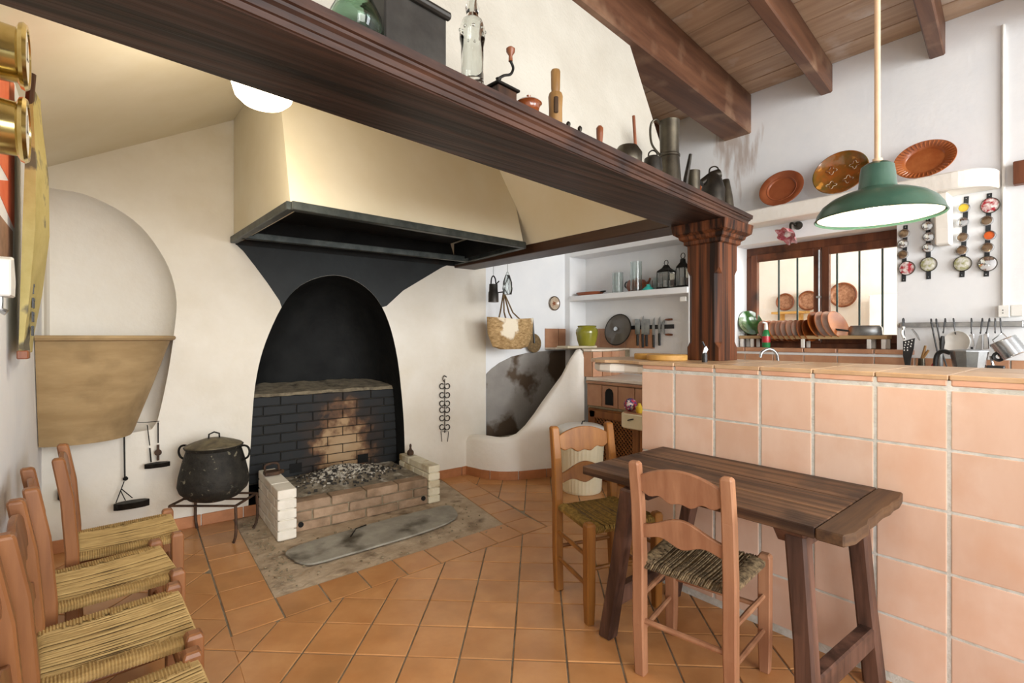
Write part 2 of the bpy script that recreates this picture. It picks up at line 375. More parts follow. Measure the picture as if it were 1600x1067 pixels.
# scorched fire-brick: black paint burnt off where the fire stands
def scorch_mat():
    m, nt, bs = newmat('scorched_firebrick'); L = nt.links
    geo = N(nt, 'ShaderNodeNewGeometry')
    c = bw(uvB(540, 690)[0]+0.03, 0.36, -0.12)
    sub = N(nt, 'ShaderNodeVectorMath', operation='SUBTRACT'); sub.inputs[1].default_value = c
    mul = N(nt, 'ShaderNodeVectorMath', operation='MULTIPLY'); mul.inputs[1].default_value = (3.6, 3.6, 2.3)
    ln = N(nt, 'ShaderNodeVectorMath', operation='LENGTH')
    no = N(nt, 'ShaderNodeTexNoise'); no.inputs['Scale'].default_value = 9; no.inputs['Detail'].default_value = 6
    ad = N(nt, 'ShaderNodeMath', operation='MULTIPLY_ADD'); ad.inputs[1].default_value = 1.5
    L.new(geo.outputs['Position'], sub.inputs[0]); L.new(sub.outputs[0], mul.inputs[0]); L.new(mul.outputs[0], ln.inputs[0]); L.new(geo.outputs['Position'], no.inputs['Vector'])
    L.new(no.outputs['Fac'], ad.inputs[0]); L.new(ln.outputs['Value'], ad.inputs[2])
    rp = N(nt, 'ShaderNodeValToRGB'); e = rp.color_ramp.elements
    e[0].position = 0.0; e[0].color = lin('#b39a7a'); e[1].position = 1.0; e[1].color = lin('#15181a')
    for p, h in ((0.48, '#a88a66'), (0.60, '#6a4a30'), (0.72, '#2b2019')):
        k = e.new(p); k.color = lin(h)
    mr = N(nt, 'ShaderNodeMapRange'); mr.inputs[1].default_value = 0.4; mr.inputs[2].default_value = 2.1
    L.new(ad.outputs[0], mr.inputs[0]); L.new(mr.outputs[0], rp.inputs[0]); L.new(rp.outputs[0], bs.inputs['Base Color'])
    bs.inputs['Roughness'].default_value = 0.7
    bu = N(nt, 'ShaderNodeBump'); bu.inputs['Strength'].default_value = 0.4; bu.inputs['Distance'].default_value = 0.005
    L.new(no.outputs['Fac'], bu.inputs['Height']); L.new(bu.outputs[0], bs.inputs['Normal'])
    return m
M_fire = scorch_mat()

# ================================================================== SETTING
CEIL = 3.14; WX = 3.90; WR = 4.15; LX = -0.233
def solid_sheet(outer, holes, fn, t):
    v, f = fill_poly(outer, holes); n = len(v); b = B()
    vs = [fn(x, y, 0) for x, y in v]+[fn(x, y, t) for x, y in v]
    fs = list(f)+[tuple(i+n for i in reversed(q)) for q in f]; k = 0
    for loop in [outer]+list(holes):
        m = len(loop)
        fs += [(k+i, k+(i+1) % m, n+k+(i+1) % m, n+k+i) for i in range(m)]
        k += m
    return b.add(vs, fs)

# ---- floor and its tiles
fb = B().box2((-0.4, -2.6, -0.12), (4.3, 4.6, -0.005)); floor = struct(fb, 'floor', M_fgrout)
def clip(poly, n, c, keep=1):
    out = []
    for i in range(len(poly)):
        a, q = poly[i], poly[(i+1) % len(poly)]
        da = (n.dot(a)-c)*keep; dq = (n.dot(q)-c)*keep
        if da >= 0: out.append(a)
        if (da > 0 and dq < 0) or (da < 0 and dq > 0): out.append(a+(q-a)*(da/(da-dq)))
    return out
def parea(p): return abs(sum(p[i].x*p[(i+1) % len(p)].y-p[(i+1) % len(p)].x*p[i].y for i in range(len(p))))/2
def bxy(u, d): p = bw(u, 0, d); return Vector((p.x, p.y))
SOIL = [(0.97, 0.0), (0.97, 1.30), (2.41, 1.19), (2.585, 0.0)]
RING = [(0.755, -0.1), (0.755, 1.525), (2.615, 1.40), (2.80, -0.1)]
ringq = [bxy(*p) for p in RING]
def tile_piece(poly, mat, par, name='tile', t=0.018, gap=0.0):
    if len(poly) < 3 or parea(poly) < 0.0012: return None
    c = sum(poly, Vector((0, 0)))/len(poly)
    b = B().prism([(p.x-c.x, p.y-c.y) for p in poly], t, None, -t)
    me = make_mesh(b, mat, False, 0.0018)
    return inst(me, name, par, T(c.x, c.y, random.uniform(-0.0008, 0.0008)))
FY = -0.0517; PIT = 0.21; gx0, gy0 = -4.4642*PIT, 9.2509*PIT
def g2w(gx, gy):
    L = gx*math.cos(FY)-gy*math.sin(FY); F = gx*math.sin(FY)+gy*math.cos(FY)
    return FW*F+RT*L
full = None; far = B(); hh = PIT/2-0.0035
cnt = 0
for i in range(-14, 26):
    for j in range(-16, 18):
        c = g2w(gx0+(i+0.5)*PIT, gy0+(j+0.5)*PIT)
        if not (-0.45 < c.x < 4.2 and -0.4 < c.y < 4.1): continue
        if c.x > 2.45 and c.y < 1.35: continue
        q = [g2w(gx0+(i+0.5)*PIT+a*hh, gy0+(j+0.5)*PIT+b_*hh) for a, b_ in ((-1, -1), (1, -1), (1, 1), (-1, 1))]
        o = list(q)
        o = clip(o, Vector((1, 0)), LX+0.004)
        if len(o) > 2: o = clip(o, Vector((-1, 0)), -WX+0.004)
        if len(o) > 2: o = clip(o, BN, BN.dot(BA)+0.0)
        if len(o) < 3: continue
        outs = []; rest = o
        for k in range(4):
            a, b_ = ringq[k], ringq[(k+1) % 4]; e = (b_-a); nn = Vector((-e.y, e.x)).normalized()
            inside = 1 if nn.dot(ringq[(k+2) % 4]-a) > 0 else -1
            cc = nn.dot(a)-inside*0.004
            out = clip(rest, nn, cc, -inside); rest = clip(rest, nn, cc, inside)
            if len(out) > 2: outs.append(out)
            if len(rest) < 3: break
        F = FW.dot(c); L = RT.dot(c); vis = F > 1.45 and abs(L/F) < 1.15
        for out in outs:
            if parea(out) < 0.0012: continue
            if vis and cnt < 270:
                cnt += 1
                if len(outs) == 1 and len(out) == 4 and abs(parea(out)-4*hh*hh) < 1e-5:
                    if full is None:
                        full = make_mesh(B().box((0, 0, -0.009), (2*hh, 2*hh, 0.018)), M_ftile, False, 0.0022)
                    ang = math.atan2((q[1]-q[0]).y, (q[1]-q[0]).x)
                    inst(full, 'tile', floor, T(c.x, c.y, random.uniform(-0.0008, 0.0008)) @ RZ(ang))
                else: tile_piece(out, M_ftile, floor)
            else:
                far.prism([(p.x, p.y) for p in out], 0.018, None, -0.018)
if far.v: part(far, 'tile_field', M_ftile, floor, kind='stuff')
def lerp2(a, b_, t): return (a[0]+(b_[0]-a[0])*t, a[1]+(b_[1]-a[1])*t)
def ring_side(i0, i1, n, first, last):
    for k in range(n):
        t0, t1 = k/n, (k+1)/n; g = 0.0035
        a = bxy(*lerp2(SOIL[i0], SOIL[i1], t0)); b_ = bxy(*lerp2(SOIL[i0], SOIL[i1], t1))
        c = bxy(*lerp2(RING[i0], RING[i1], t1)); d = bxy(*lerp2(RING[i0], RING[i1], t0))
        ce = (a+b_+c+d)/4
        tile_piece([p+(ce-p).normalized()*g*1.6 for p in (a, b_, c, d)], M_ftile, floor)
def ring_quad(pts):
    P = [bxy(*p) for p in pts]; ce = sum(P, Vector((0, 0)))/4
    tile_piece([p+(ce-p).normalized()*0.0055 for p in P], M_ftile, floor)
# left, front and right rows of the tile border round the hearth
for k in range(6):
    a, b_ = k/6*1.30, (k+1)/6*1.30; ring_quad([(0.755, a), (0.97, a), (0.97, b_), (0.755, b_)])
ring_quad([(0.755, 1.30), (0.97, 1.30), (0.97, 1.51), (0.755, 1.525)])
for k in range(7):
    t0, t1 = k/7, (k+1)/7
    ring_quad([lerp2(SOIL[1], SOIL[2], t0), lerp2(SOIL[1], SOIL[2], t1), lerp2((0.97, 1.51), (2.41, 1.41), t1), lerp2((0.97, 1.51), (2.41, 1.41), t0)])
ring_quad([(2.41, 1.19), (2.585+0.04, 1.19), (2.615, 1.40), (2.41, 1.41)])
for k in range(6):
    t0, t1 = k/6, (k+1)/6
    ring_quad([lerp2((2.41, 1.19), (2.585, 0.0), t0), lerp2((2.41, 1.19), (2.585, 0.0), t1), lerp2((2.625, 1.19), (2.795, 0.0), t1), lerp2((2.625, 1.19), (2.795, 0.0), t0)])
# bare cement of the hearth apron, set in the floor
sv = [bxy(*p) for p in SOIL]; gb = B(); nx_, ny_ = 44, 40
gv = []
for j in range(ny_+1):
    for i in range(nx_+1):
        p = bxy(*lerp2(lerp2(SOIL[0], SOIL[1], j/ny_), lerp2(SOIL[3], SOIL[2], j/ny_), i/nx_))
        e = min(i, nx_-i, j, ny_-j)
        gv.append((p.x, p.y, -0.001+(random.uniform(-0.004, 0.006) if e > 0 else -0.002)))
gb.add(gv, [(j*(nx_+1)+i, j*(nx_+1)+i+1, (j+1)*(nx_+1)+i+1, (j+1)*(nx_+1)+i) for j in range(ny_) for i in range(nx_)])
part(gb, 'hearth_apron', M_soil, floor, smooth=True, label='rough bare cement patch in front of the hearth')

db = B()
for k in range(260):
    d = random.uniform(0.62, 1.27); u = random.uniform(1.0, 2.4)
    if random.random() < 0.35: u, d = random.uniform(0.99, 1.10), random.uniform(0.05, 1.2)
    sz = random.uniform(0.003, 0.009)
    db.box((0, 0, 0), (sz*random.uniform(1, 2), sz, sz*0.7), T(bw(u, 0.006, d)) @ RZ(random.uniform(0, 3)))
part(db, 'mortar_crumbs', M_mortar, floor, kind='stuff')

# ---- back wall with fireplace arch and basin niche
ARCHPX = [(389, 735), (392, 690), (395, 640), (399, 600), (407, 560), (420, 522), (440, 480), (462, 452), (490, 436), (522, 430), (552, 437), (578, 455), (597, 480), (611, 515), (621, 560), (627, 610), (631, 660), (633, 720)]
arch = [uvB(*p) for p in ARCHPX]; arch = [(p.x, p.y) for p in spline(arch, 3)]
arch = [(arch[0][0]-0.004, 0.0)]+arch+[(arch[-1][0]+0.004, 0.0)]
NICHEPX = [(85, 295), (130, 303), (180, 325), (220, 354), (250, 393), (268, 430), (276, 472), (272, 520), (264, 575), (254, 625), (246, 658)]
nv = [uvB(*p) for p in NICHEPX]; nv = [(0.01, nv[0][1]+0.005)]+[(p.x, p.y) for p in spline(nv, 3)]
ztop = uvB(225, 672)[1]
niche = nv+[(nv[-1][0]-0.03, ztop), (0.20, ztop-0.03), (0.01, ztop-0.05)]
UST = uvB(759, 600)[0]
outer = [(-0.12, 0.0)]+[(arch[0][0], 0.0)]+arch[1:-1]+[(arch[-1][0], 0.0), (UST, 0.0), (UST, CEIL), (-0.12, CEIL)]
wall_back = struct(solid_sheet(outer, [niche], lambda u, z, t: bw(u, z, -t), 0.10), 'wall_back', M_back)
def niche_loft(loop, steps, fn):
    b = B(); b.loft([[fn(p, s) for p in loop] for s in steps], caps=False)
    n = len(loop); b.f.append(tuple((len(steps)-1)*n+k for k in range(n)))
    return b
part(niche_loft(niche, [(0, 1), (0.05, 0.99), (0.12, 0.95), (0.19, 0.86), (0.25, 0.7), (0.29, 0.45), (0.30, 0.2)],
     lambda p, s: bw(p[0]*s[1], 1.42+(p[1]-1.42)*s[1], -s[0])), 'niche', M_white, wall_back, smooth=True)
UC = (arch[0][0]+arch[-1][0])/2
part(niche_loft(arch, [(0, 1), (0.10, 0.995), (0.24, 0.975), (0.36, 0.93), (0.45, 0.85), (0.52, 0.7), (0.55, 0.5)],
     lambda p, s: bw(UC+(p[0]-UC)*s[1], 0.7+(p[1]-0.7)*s[1] if p[1] > 0.7 else p[1], -s[0])), 'fireplace_niche', M_soot, wall_back, smooth=True, label='soot-black arched fireplace niche')
# black painted field between arch and hood
SP = [(366, 379), (712, 409), (690, 418), (660, 436), (630, 454), (604, 478)]
fld = [uvB(*p, 0.004) for p in SP]
am = [p for p in arch if p[1] > uvB(440, 482)[1]]
am = [(p[0], p[1]+0.001) for p in am]
fld = fld+am[::-1]+[uvB(*p, 0.004) for p in [(437, 470), (418, 442), (398, 415), (380, 392)]]
fld_ang = sorted(fld, key=lambda p: 0)
v, f = fill_poly(fld); b = B().add([bw(x, y, 0.004) for x, y in v]+[bw(x, y, 0.0) for x, y in v], list(f)+[tuple(i+len(v) for i in q) for q in f]+[(i, (i+1) % len(v), len(v)+(i+1) % len(v), len(v)+i) for i in range(len(v))])
part(b, 'black_field', M_sootpaint, wall_back, label='black painted funnel-shaped field above the arch')
# stepped-back stretch of wall beside the kitchen
struct(B().add([bw(u, z, d) for u in (UST-0.02, 4.5) for z in (0, CEIL) for d in (-0.06, -0.2)], [(0,1,3,2),(4,6,7,5),(0,4,5,1),(2,3,7,6),(0,2,6,4),(1,5,7,3)]), 'wall_back_kitchen', M_whiter)

# ---- left wall
struct(B().box2((LX-0.15, -2.6, 0), (LX, 3.95, CEIL)), 'wall_left', M_whiter)
# ---- right wall with window opening and shelf recess
WY0, WY1, WZ0, WZ1 = 0.862, 1.905, 1.172, 1.975
RY0, RY1, RZ0, RZ1 = 2.31, 3.70, 0.90, 2.11
wr = solid_sheet([(-2.6, 0), (4.0, 0), (4.0, CEIL), (-2.6, CEIL)], [[(WY0, WZ0), (WY1, WZ0), (WY1, WZ1), (WY0, WZ1)], [(RY0, RZ0), (RY1, RZ0), (RY1, RZ1), (RY0, RZ1)]],
                 lambda y, z, t: Vector((WX+t, (0.765 if (t > 0 and abs(y-WY0) < 1e-6) else y), z)), 0.25)
M_wallr = M_whiter.copy(); M_wallr.name = 'damp_stained_whitewash'
nt = M_wallr.node_tree; bs = nt.nodes['Principled BSDF']; oldc = bs.inputs['Base Color'].links[0].from_socket
geo = N(nt, 'ShaderNodeNewGeometry'); sb = N(nt, 'ShaderNodeVectorMath', operation='SUBTRACT'); sb.inputs[1].default_value = (WX, 1.90, 2.80)
ml_ = N(nt, 'ShaderNodeVectorMath', operation='MULTIPLY'); ml_.inputs[1].default_value = (1, 3.6, 1.9); ln_ = N(nt, 'ShaderNodeVectorMath', operation='LENGTH')
nn_ = N(nt, 'ShaderNodeTexNoise'); nn_.inputs['Scale'].default_value = 5; nn_.inputs['Detail'].default_value = 8; mp_ = N(nt, 'ShaderNodeMapping'); mp_.inputs['Scale'].default_value = (1, 4, 0.7)
ad_ = N(nt, 'ShaderNodeMath', operation='MULTIPLY_ADD'); ad_.inputs[1].default_value = -1.9
mr_ = N(nt, 'ShaderNodeMapRange'); mr_.inputs[1].default_value = -0.35; mr_.inputs[2].default_value = -0.75; mr_.inputs[3].default_value = 0.0; mr_.inputs[4].default_value = 0.55
mxx = N(nt, 'ShaderNodeMix', data_type='RGBA'); mxx.inputs[7].default_value = lin('#9a7450')
for a_, b_ in ((geo.outputs['Position'], sb.inputs[0]), (sb.outputs[0], ml_.inputs[0]), (ml_.outputs[0], ln_.inputs[0]), (geo.outputs['Position'], mp_.inputs[0]), (mp_.outputs[0], nn_.inputs['Vector']), (nn_.outputs['Fac'], ad_.inputs[0]), (ln_.outputs['Value'], ad_.inputs[2]), (ad_.outputs[0], mr_.inputs[0]), (mr_.outputs[0], mxx.inputs[0]), (oldc, mxx.inputs[6]), (mxx.outputs[2], bs.inputs['Base Color'])): nt.links.new(a_, b_)
wall_right = struct(wr, 'wall_right', M_wallr)
part(B().box2((WR, RY0-0.1, 0.8), (WR+0.08, 4.05, 2.25)), 'recess_back', M_whiter, wall_right)
# ---- ceiling: boards on joists and one main beam
ceiling = struct(B().box2((-0.4, -2.6, CEIL+0.03), (4.3, 4.2, CEIL+0.1)), 'ceiling', M_plank)
k = 0; x = WX+0.0
while x > 0.1:
    wd = random.uniform(0.19, 0.235)
    me = make_mesh(B().box((0, 0, 0), (wd-0.006, 6.6, 0.024)), M_plank, False, 0.003)
    inst(me, 'plank', ceiling, T(x-wd/2, 0.75, CEIL+0.012+random.uniform(-0.002, 0.002)))
    x -= wd
def beamline(y, w_, z0, x0=-0.3, x1=WX+0.02, name='joist'):
    a = math.radians(5.3)
    b = B().box2((x0-WX, -w_/2, z0), (x1-WX, w_/2, CEIL))
    b.v = [T(WX, y, 0) @ RZ(a) @ p for p in b.v]
    part(b, name, M_beam, ceiling, bevel=0.008)
beamline(1.886, 0.215, 2.835, name='main_beam')
beamline(1.26, 0.075, 2.945); beamline(0.665, 0.075, 2.945); beamline(0.06, 0.075, 2.945); beamline(2.6, 0.075, 2.945)

# ---- hood: plaster canopy over the whole chimney corner
MZ = 1.88
hood = thing('chimney_hood', 'broad sloping plaster chimney hood over the fireplace corner', 'hood', (1.2, 2.6, 1.98))
def slab(pts, t, n):
    n = Vector(n).normalized()*t; m = len(pts)
    return B().add([Vector(p) for p in pts]+[Vector(p)+n for p in pts], [tuple(range(m)), tuple(range(2*m-1, m-1, -1))]+[(i, (i+1) % m, m+(i+1) % m, m+i) for i in range(m)])
mi0, mi1 = onZ(36.5, 19.7, MZ), onZ(840, 286, MZ)                       # inner lower edge of the mantel
md = Vector((mi1.x-mi0.x, mi1.y-mi0.y)).normalized(); mn = Vector((md.y, -md.x))   # along, outward to the room
def ml(x, off=0.0):            # point on mantel line at given X
    t = (x-mi0.x)/md.x; p = Vector((mi0.x, mi0.y))+md*t+mn*off
    return p
HT = 3.13
fl, fr = ml(LX, 0.03), ml(2.60, 0.03)
lean = 0.17
part(slab([(fl.x, fl.y, 1.943), (fr.x, fr.y, 1.943), (2.10, ml(2.10, 0.03).y+lean*1.0, HT), (fl.x, fl.y+lean, HT)], 0.05, (0, 1, 0.1)), 'front_panel', M_hoodout, hood)
def lz(x): return 2.262+0.548*(x+0.165)
part(slab([(LX, fl.y+0.05, lz(LX)), (LX, 3.93, lz(LX)), (1.35, 3.86, lz(1.35)), (1.35, fl.y+0.15, lz(1.35))], 0.05, (-0.5, 0, 1)), 'left_panel', M_cream, hood)
part(slab([(2.50, fr.y+0.1, 1.94), (2.50, 3.80, 1.94), (2.08, 3.80, HT), (2.08, fr.y+0.2, HT)], 0.05, (1, 0, 0.35)), 'right_panel', M_cream, hood)
# inner fireplace hood box
box = thing('fireplace_hood', 'inner cream plaster fireplace hood with dark steel edge frame', 'hood', (1.55, 3.3, 1.92))
bz = 1.925
fL, fR = Vector((0.765, 2.67, bz)), Vector((2.40, 2.735, bz))
kL = bw(uvB(365, 380)[0], bz, 0.01); kR = bw(uvB(712, 409)[0], bz, 0.01)
def up(p, z, k=0.30): return Vector((p.x, p.y+k*(z-bz), z))
part(slab([fL, fR, up(fR, 3.1), up(fL, 3.1)], 0.05, (0, 1, 0)), 'front_panel', M_cream, box)
part(slab([fL+Vector((0.006, 0.03, 0)), kL+Vector((0, 0, 0.0)), Vector((kL.x, kL.y, 3.0)), up(fL, 3.0)+Vector((0.006, 0.03, 0))], 0.05, (1, 0, 0)), 'side_panel', M_cream, box)
part(slab([bw(uvB(368, 380)[0], bz-0.03, 0.0), bw(uvB(710, 409)[0], bz-0.03, 0.0), bw(uvB(710, 409)[0], bz+0.18, 0.0), bw(uvB(368, 380)[0], bz+0.18, 0.0)], 0.006, (BN.x, BN.y, 0)), 'flue_back', M_soot, box)
fr_ = B()
for a, c in ((fL, fR), (fR, kR), (kR+Vector((-0.0, -0.24, 0.0)), kL+Vector((0, -0.22, 0.0))), (kL, fL)):
    fr_.bar(a, c, 0.045, 0.045)
part(fr_, 'edge_frame', M_frame, box, bevel=0.004)
part(slab([fL+Vector((0.08, 0.1, 0.16)), fR+Vector((-0.08, 0.1, 0.16)), kR+Vector((-0.08, -0.02, 0.16)), kL+Vector((0.08, -0.02, 0.16))], 0.02, (0, 0, 1)), 'flue_throat', M_soot, box)
for a, c, nn in ((fL, fR, (0, 1, 0)), (kL, fL, (1, 0, 0)), (kR, fR, (-1, 0, 0))):
    n_ = Vector(nn)*0.055
    a2, c2 = a.lerp(c, 0.06), a.lerp(c, 0.94); r_ = Vector((0, 0.055 if nn[1] else 0, 0.155))
    part(slab([a2+n_, c2+n_, c2+n_+r_, a2+n_+r_], 0.004, nn), 'flue_side', M_soot, box)

# ---- mantel beam and its arm, on a post
mo0, mo1 = onZ(500, 76, MZ), onZ(1126, 338, MZ)
MW = mn.dot(Vector((mo1.x, mo1.y))-Vector((mi0.x, mi0.y)))           # width of the underside
mantel = thing('mantel_beam', 'massive dark-stained timber mantel with stepped cornice across the chimney corner', 'mantel', (1.2, 1.3, MZ))
def mpt(x, off, z): p = ml(x, off); return Vector((p.x, p.y, z))
xe = 2.80
part(B().loft([[mpt(x, 0, MZ), mpt(x, MW, MZ), mpt(x, MW, MZ+0.063), mpt(x, 0, MZ+0.063)] for x in (LX+0.002, xe)]), 'beam_core', M_mantel, mantel, bevel=0.004)
prof = [(0.0, 0.0), (0.003, 0.001), (0.005, 0.013), (0.010, 0.015), (0.012, 0.028), (0.019, 0.034), (0.021, 0.040), (0.028, 0.042), (0.030, 0.063), (0.0, 0.063)]
part(B().loft([[mpt(x+(o if x > 1 else 0), MW+o, MZ+0.002+z) for o, z in prof] for x in (LX+0.002, xe)]), 'cornice', M_cornice, mantel)
part(B().loft([[Vector((xe+o, ml(xe, MW).y-(o if q else 0)*1.0, MZ+0.002+z)) if q else Vector((xe+o, ml(xe, 0).y+0.12, MZ+0.002+z)) for o, z in prof] for q in (1, 0)]), 'cornice_return', M_cornice, mantel)
part(B().box2((2.49, ml(2.6, 0).y-0.02, MZ), (2.71, 3.80, MZ+0.07)), 'side_arm', M_arm, mantel, bevel=0.004)
MTOP = MZ+0.0655
post = thing('wooden_post', 'dark grained timber post with capital standing on the tiled counter', 'post', (2.65, 1.42, 1.128))
PX0, PX1, PY0, PY1 = 2.56, 2.76, 1.335, 1.525
def chamf(x0, x1, y0, y1, c): return [(x0+c, y0), (x1-c, y0), (x1, y0+c), (x1, y1-c), (x1-c, y1), (x0+c, y1), (x0, y1-c), (x0, y0+c)]
sh = []
for z, c in ((1.129, 0.004), (1.20, 0.004), (1.23, 0.03), (1.60, 0.03), (1.63, 0.004), (1.79, 0.004)):
    sh.append([(x, y, z) for x, y in chamf(PX0, PX1, PY0, PY1, c)])
part(B().loft(sh), 'shaft', M_post, post)
cp = []
for z, g in ((1.765, 0.0), (1.772, 0.012), (1.79, 0.014), (1.80, 0.03), (1.815, 0.034), (1.83, 0.055), (1.845, 0.058), (1.879, 0.062)):
    cp.append([(PX0-g, PY0-g, z), (PX1+g, PY0-g, z), (PX1+g, PY1+g, z), (PX0-g, PY1+g, z)])
part(B().loft(cp), 'capital', M_post, post)

# ---- baseboards
bb = tag(bpy.data.objects.new('baseboard_back', None), kind='structure'); COL.objects.link(bb)
def base_piece(u0, u1, h=0.075):
    p = bw((u0+u1)/2, h/2, 0.006); me = make_mesh(B().box((0, 0, 0), (u1-u0-0.006, 0.012, h)), M_base, False, 0.002)
    inst(me, 'tile', bb, T(p) @ RZ(math.atan2(BE.y, BE.x)))
for u0, u1 in ((0.03, 0.28), (0.28, 0.53), (0.53, 0.78), (0.78, 1.03), (1.03, 1.12), (2.30, 2.55), (2.55, 2.80), (2.80, 2.87)): base_piece(u0, u1)
# ---- window
win = tag(bpy.data.objects.new('window_1', None), kind='structure'); COL.objects.link(win)
fx = 4.10
fw_ = 0.055; WF0 = 0.765
for y0, y1, z0, z1 in ((WF0, WY1, WZ1-0.07, WZ1), (WF0, WY1, WZ0, WZ0+0.05), (WY1-fw_, WY1, WZ0+0.05, WZ1-0.07), (WF0, WF0+fw_, WZ0+0.05, WZ1-0.07)):
    part(B().box2((fx, y0, z0), (fx+0.05, y1, z1)), 'frame_member', M_window, win, bevel=0.003)
ym = 1.352
for y0, y1 in ((ym+0.003, WY1-fw_+0.01), (WF0+fw_-0.01, ym-0.003)):
    s = 0.048
    for ya, yb, za, zb in ((y0, y0+s, WZ0+0.04, WZ1-0.06), (y1-s, y1, WZ0+0.04, WZ1-0.06), (y0+s, y1-s, WZ1-0.115, WZ1-0.06), (y0+s, y1-s, WZ0+0.04, WZ0+0.10)):
        part(B().box2((fx-0.02, ya, za), (fx+0.02, yb, zb)), 'casement_member', M_window, win, bevel=0.003)
    part(B().box2((fx-0.002, y0+s, WZ0+0.1), (fx+0.002, y1-s, WZ1-0.115)), 'pane', M_pane, win)
part(B().tube([(fx-0.03, ym+0.01, WZ0+0.06), (fx-0.03, ym+0.01, WZ1-0.08)], 0.006, 6).box((fx-0.035, ym+0.01, 1.55), (0.02, 0.03, 0.015)), 'espagnolette', M_steelm, win)
for p in (1217, 1246, 1308, 1343, 1379):
    q = onX(p, 450, 4.22)
    part(B().tube([(4.22, q.y, WZ0), (4.22, q.y, WZ1)], 0.007, 6), 'bar', pm('iron_bar_green', '#2d3f3a', '#3d524b', 8, 0.5) if p == 1217 else bpy.data.materials['iron_bar_green'], win)
# tiled sill and splashback courses along the right wall
sill = tag(bpy.data.objects.new('trim_1', None), kind='structure'); COL.objects.link(sill)
y = 2.24
while y > -0.6:
    me = make_mesh(B().box((0, 0, 0), (0.012, 0.203, 0.135)), M_ktile, False, 0.002)
    inst(me, 'splash_tile', sill, T(WX-0.006, y-0.105, 1.06-0.0))
    if WY0-0.1 < y-0.105 < WY1+0.1:
        inst(make_mesh(B().box((0, 0, 0), (0.21, 0.203, 0.03)), M_ktile, False, 0.004), 'sill_tile', sill, T(WX+0.085, y-0.105, WZ0-0.01))
    y -= 0.21
part(B().box2((WX-0.004, -0.6, 0.9), (WX-0.001, 2.3, 1.13)), 'mortar_bed', M_grout, sill)
# ---- neighbouring room seen through the window
struct(B().box2((7.2, -2.6, 0), (7.3, 6.5, 3.2)), 'wall_far', M_white)
struct(B().box2((4.3, -2.6, -0.1), (7.3, 6.5, -0.01)), 'floor_far', M_ftile)
struct(B().add([(5.2, -2.6, 2.75), (7.2, -2.6, 2.75), (7.2, 6.5, 2.75), (5.2, 6.5, 2.75), (5.2, -2.6, 2.8), (7.2, -2.6, 2.8), (7.2, 6.5, 2.8), (5.2, 6.5, 2.8)], [(0,1,2,3),(7,6,5,4),(0,4,5,1),(1,5,6,2),(2,6,7,3),(3,7,4,0)]), 'ceiling_far', M_white)

# ================================================================== LARGE OBJECTS
# ---- tiled counter
CX, CZ = 2.225, 1.128
counter = thing('tiled_counter', 'long breakfast counter clad in pale terracotta tiles with pale grout', 'counter', (2.55, 0.4, 0))
part(B().box2((CX+0.0025, -1.1, 0), (2.86, 1.584, 1.1092)), 'core', M_grout, counter)
Y0 = 1.396; rows = [1.0824, 0.872, 0.662, 0.452, 0.242, 0.03]
cols = [1.588]+[Y0-0.2095*k for k in range(12)]
tm = {}
for r in range(5):
    for c in range(len(cols)-1):
        y1, y0 = cols[c]-0.006, cols[c+1]+0.006
        if c == 0: y1 += 0.005
        z1, z0 = rows[r]-(0.008 if r == 0 else 0.0045), rows[r+1]+0.0045
        kk = (round(y1-y0, 3), round(z1-z0, 3))
        if kk not in tm: tm[kk] = make_mesh(B().box((0, 0, 0), (0.016, y1-y0, z1-z0)), M_ctile, False, 0.003, seg=2)
        inst(tm[kk], 'tile', counter, T(CX+0.008+random.uniform(-0.0008, 0.0008), (y0+y1)/2, (z0+z1)/2))
for c in range(len(cols)-1):
    y1, y0 = cols[c]-0.005, cols[c+1]+0.005
    me = make_mesh(B().box((0, 0, 0), (0.02, y1-y0, 0.031)), M_etile, False, 0.004)
    inst(me, 'edge_tile', counter, T(CX+0.009, (y0+y1)/2, 1.0715+0.0335))
    for x0, x1 in ((CX-0.005, CX+0.30), (CX+0.305, 2.87)):
        if c == 0: continue
        me = make_mesh(B().box((0, 0, 0), (x1-x0-0.003, cols[c]-cols[c+1]-0.003, 0.018)), M_toptile, False, 0.003)
        inst(me, 'top_tile', counter, T((x0+x1)/2, (cols[c]+cols[c+1])/2, CZ-0.009))
# rounded far end of the worktop
end = [(CX-0.012, 1.394), (CX-0.012, 1.60), (2.24, 1.66)]+[(2.52+0.30*math.cos(a), 1.86+0.22*math.sin(a)) for a in [math.pi*(1.15-1.15*k/10) for k in range(11)]]+[(2.87, 1.80), (2.87, 1.394)]
part(B().prism(end, 0.018, None, CZ-0.018), 'end_tile', M_toptile, counter, bevel=0.003)
part(B().prism([(x+(0.02 if x < 2.3 else 0), y-0.02) for x, y in end], 0.05, None, CZ-0.072), 'end_support', M_white, counter, bevel=0.01)

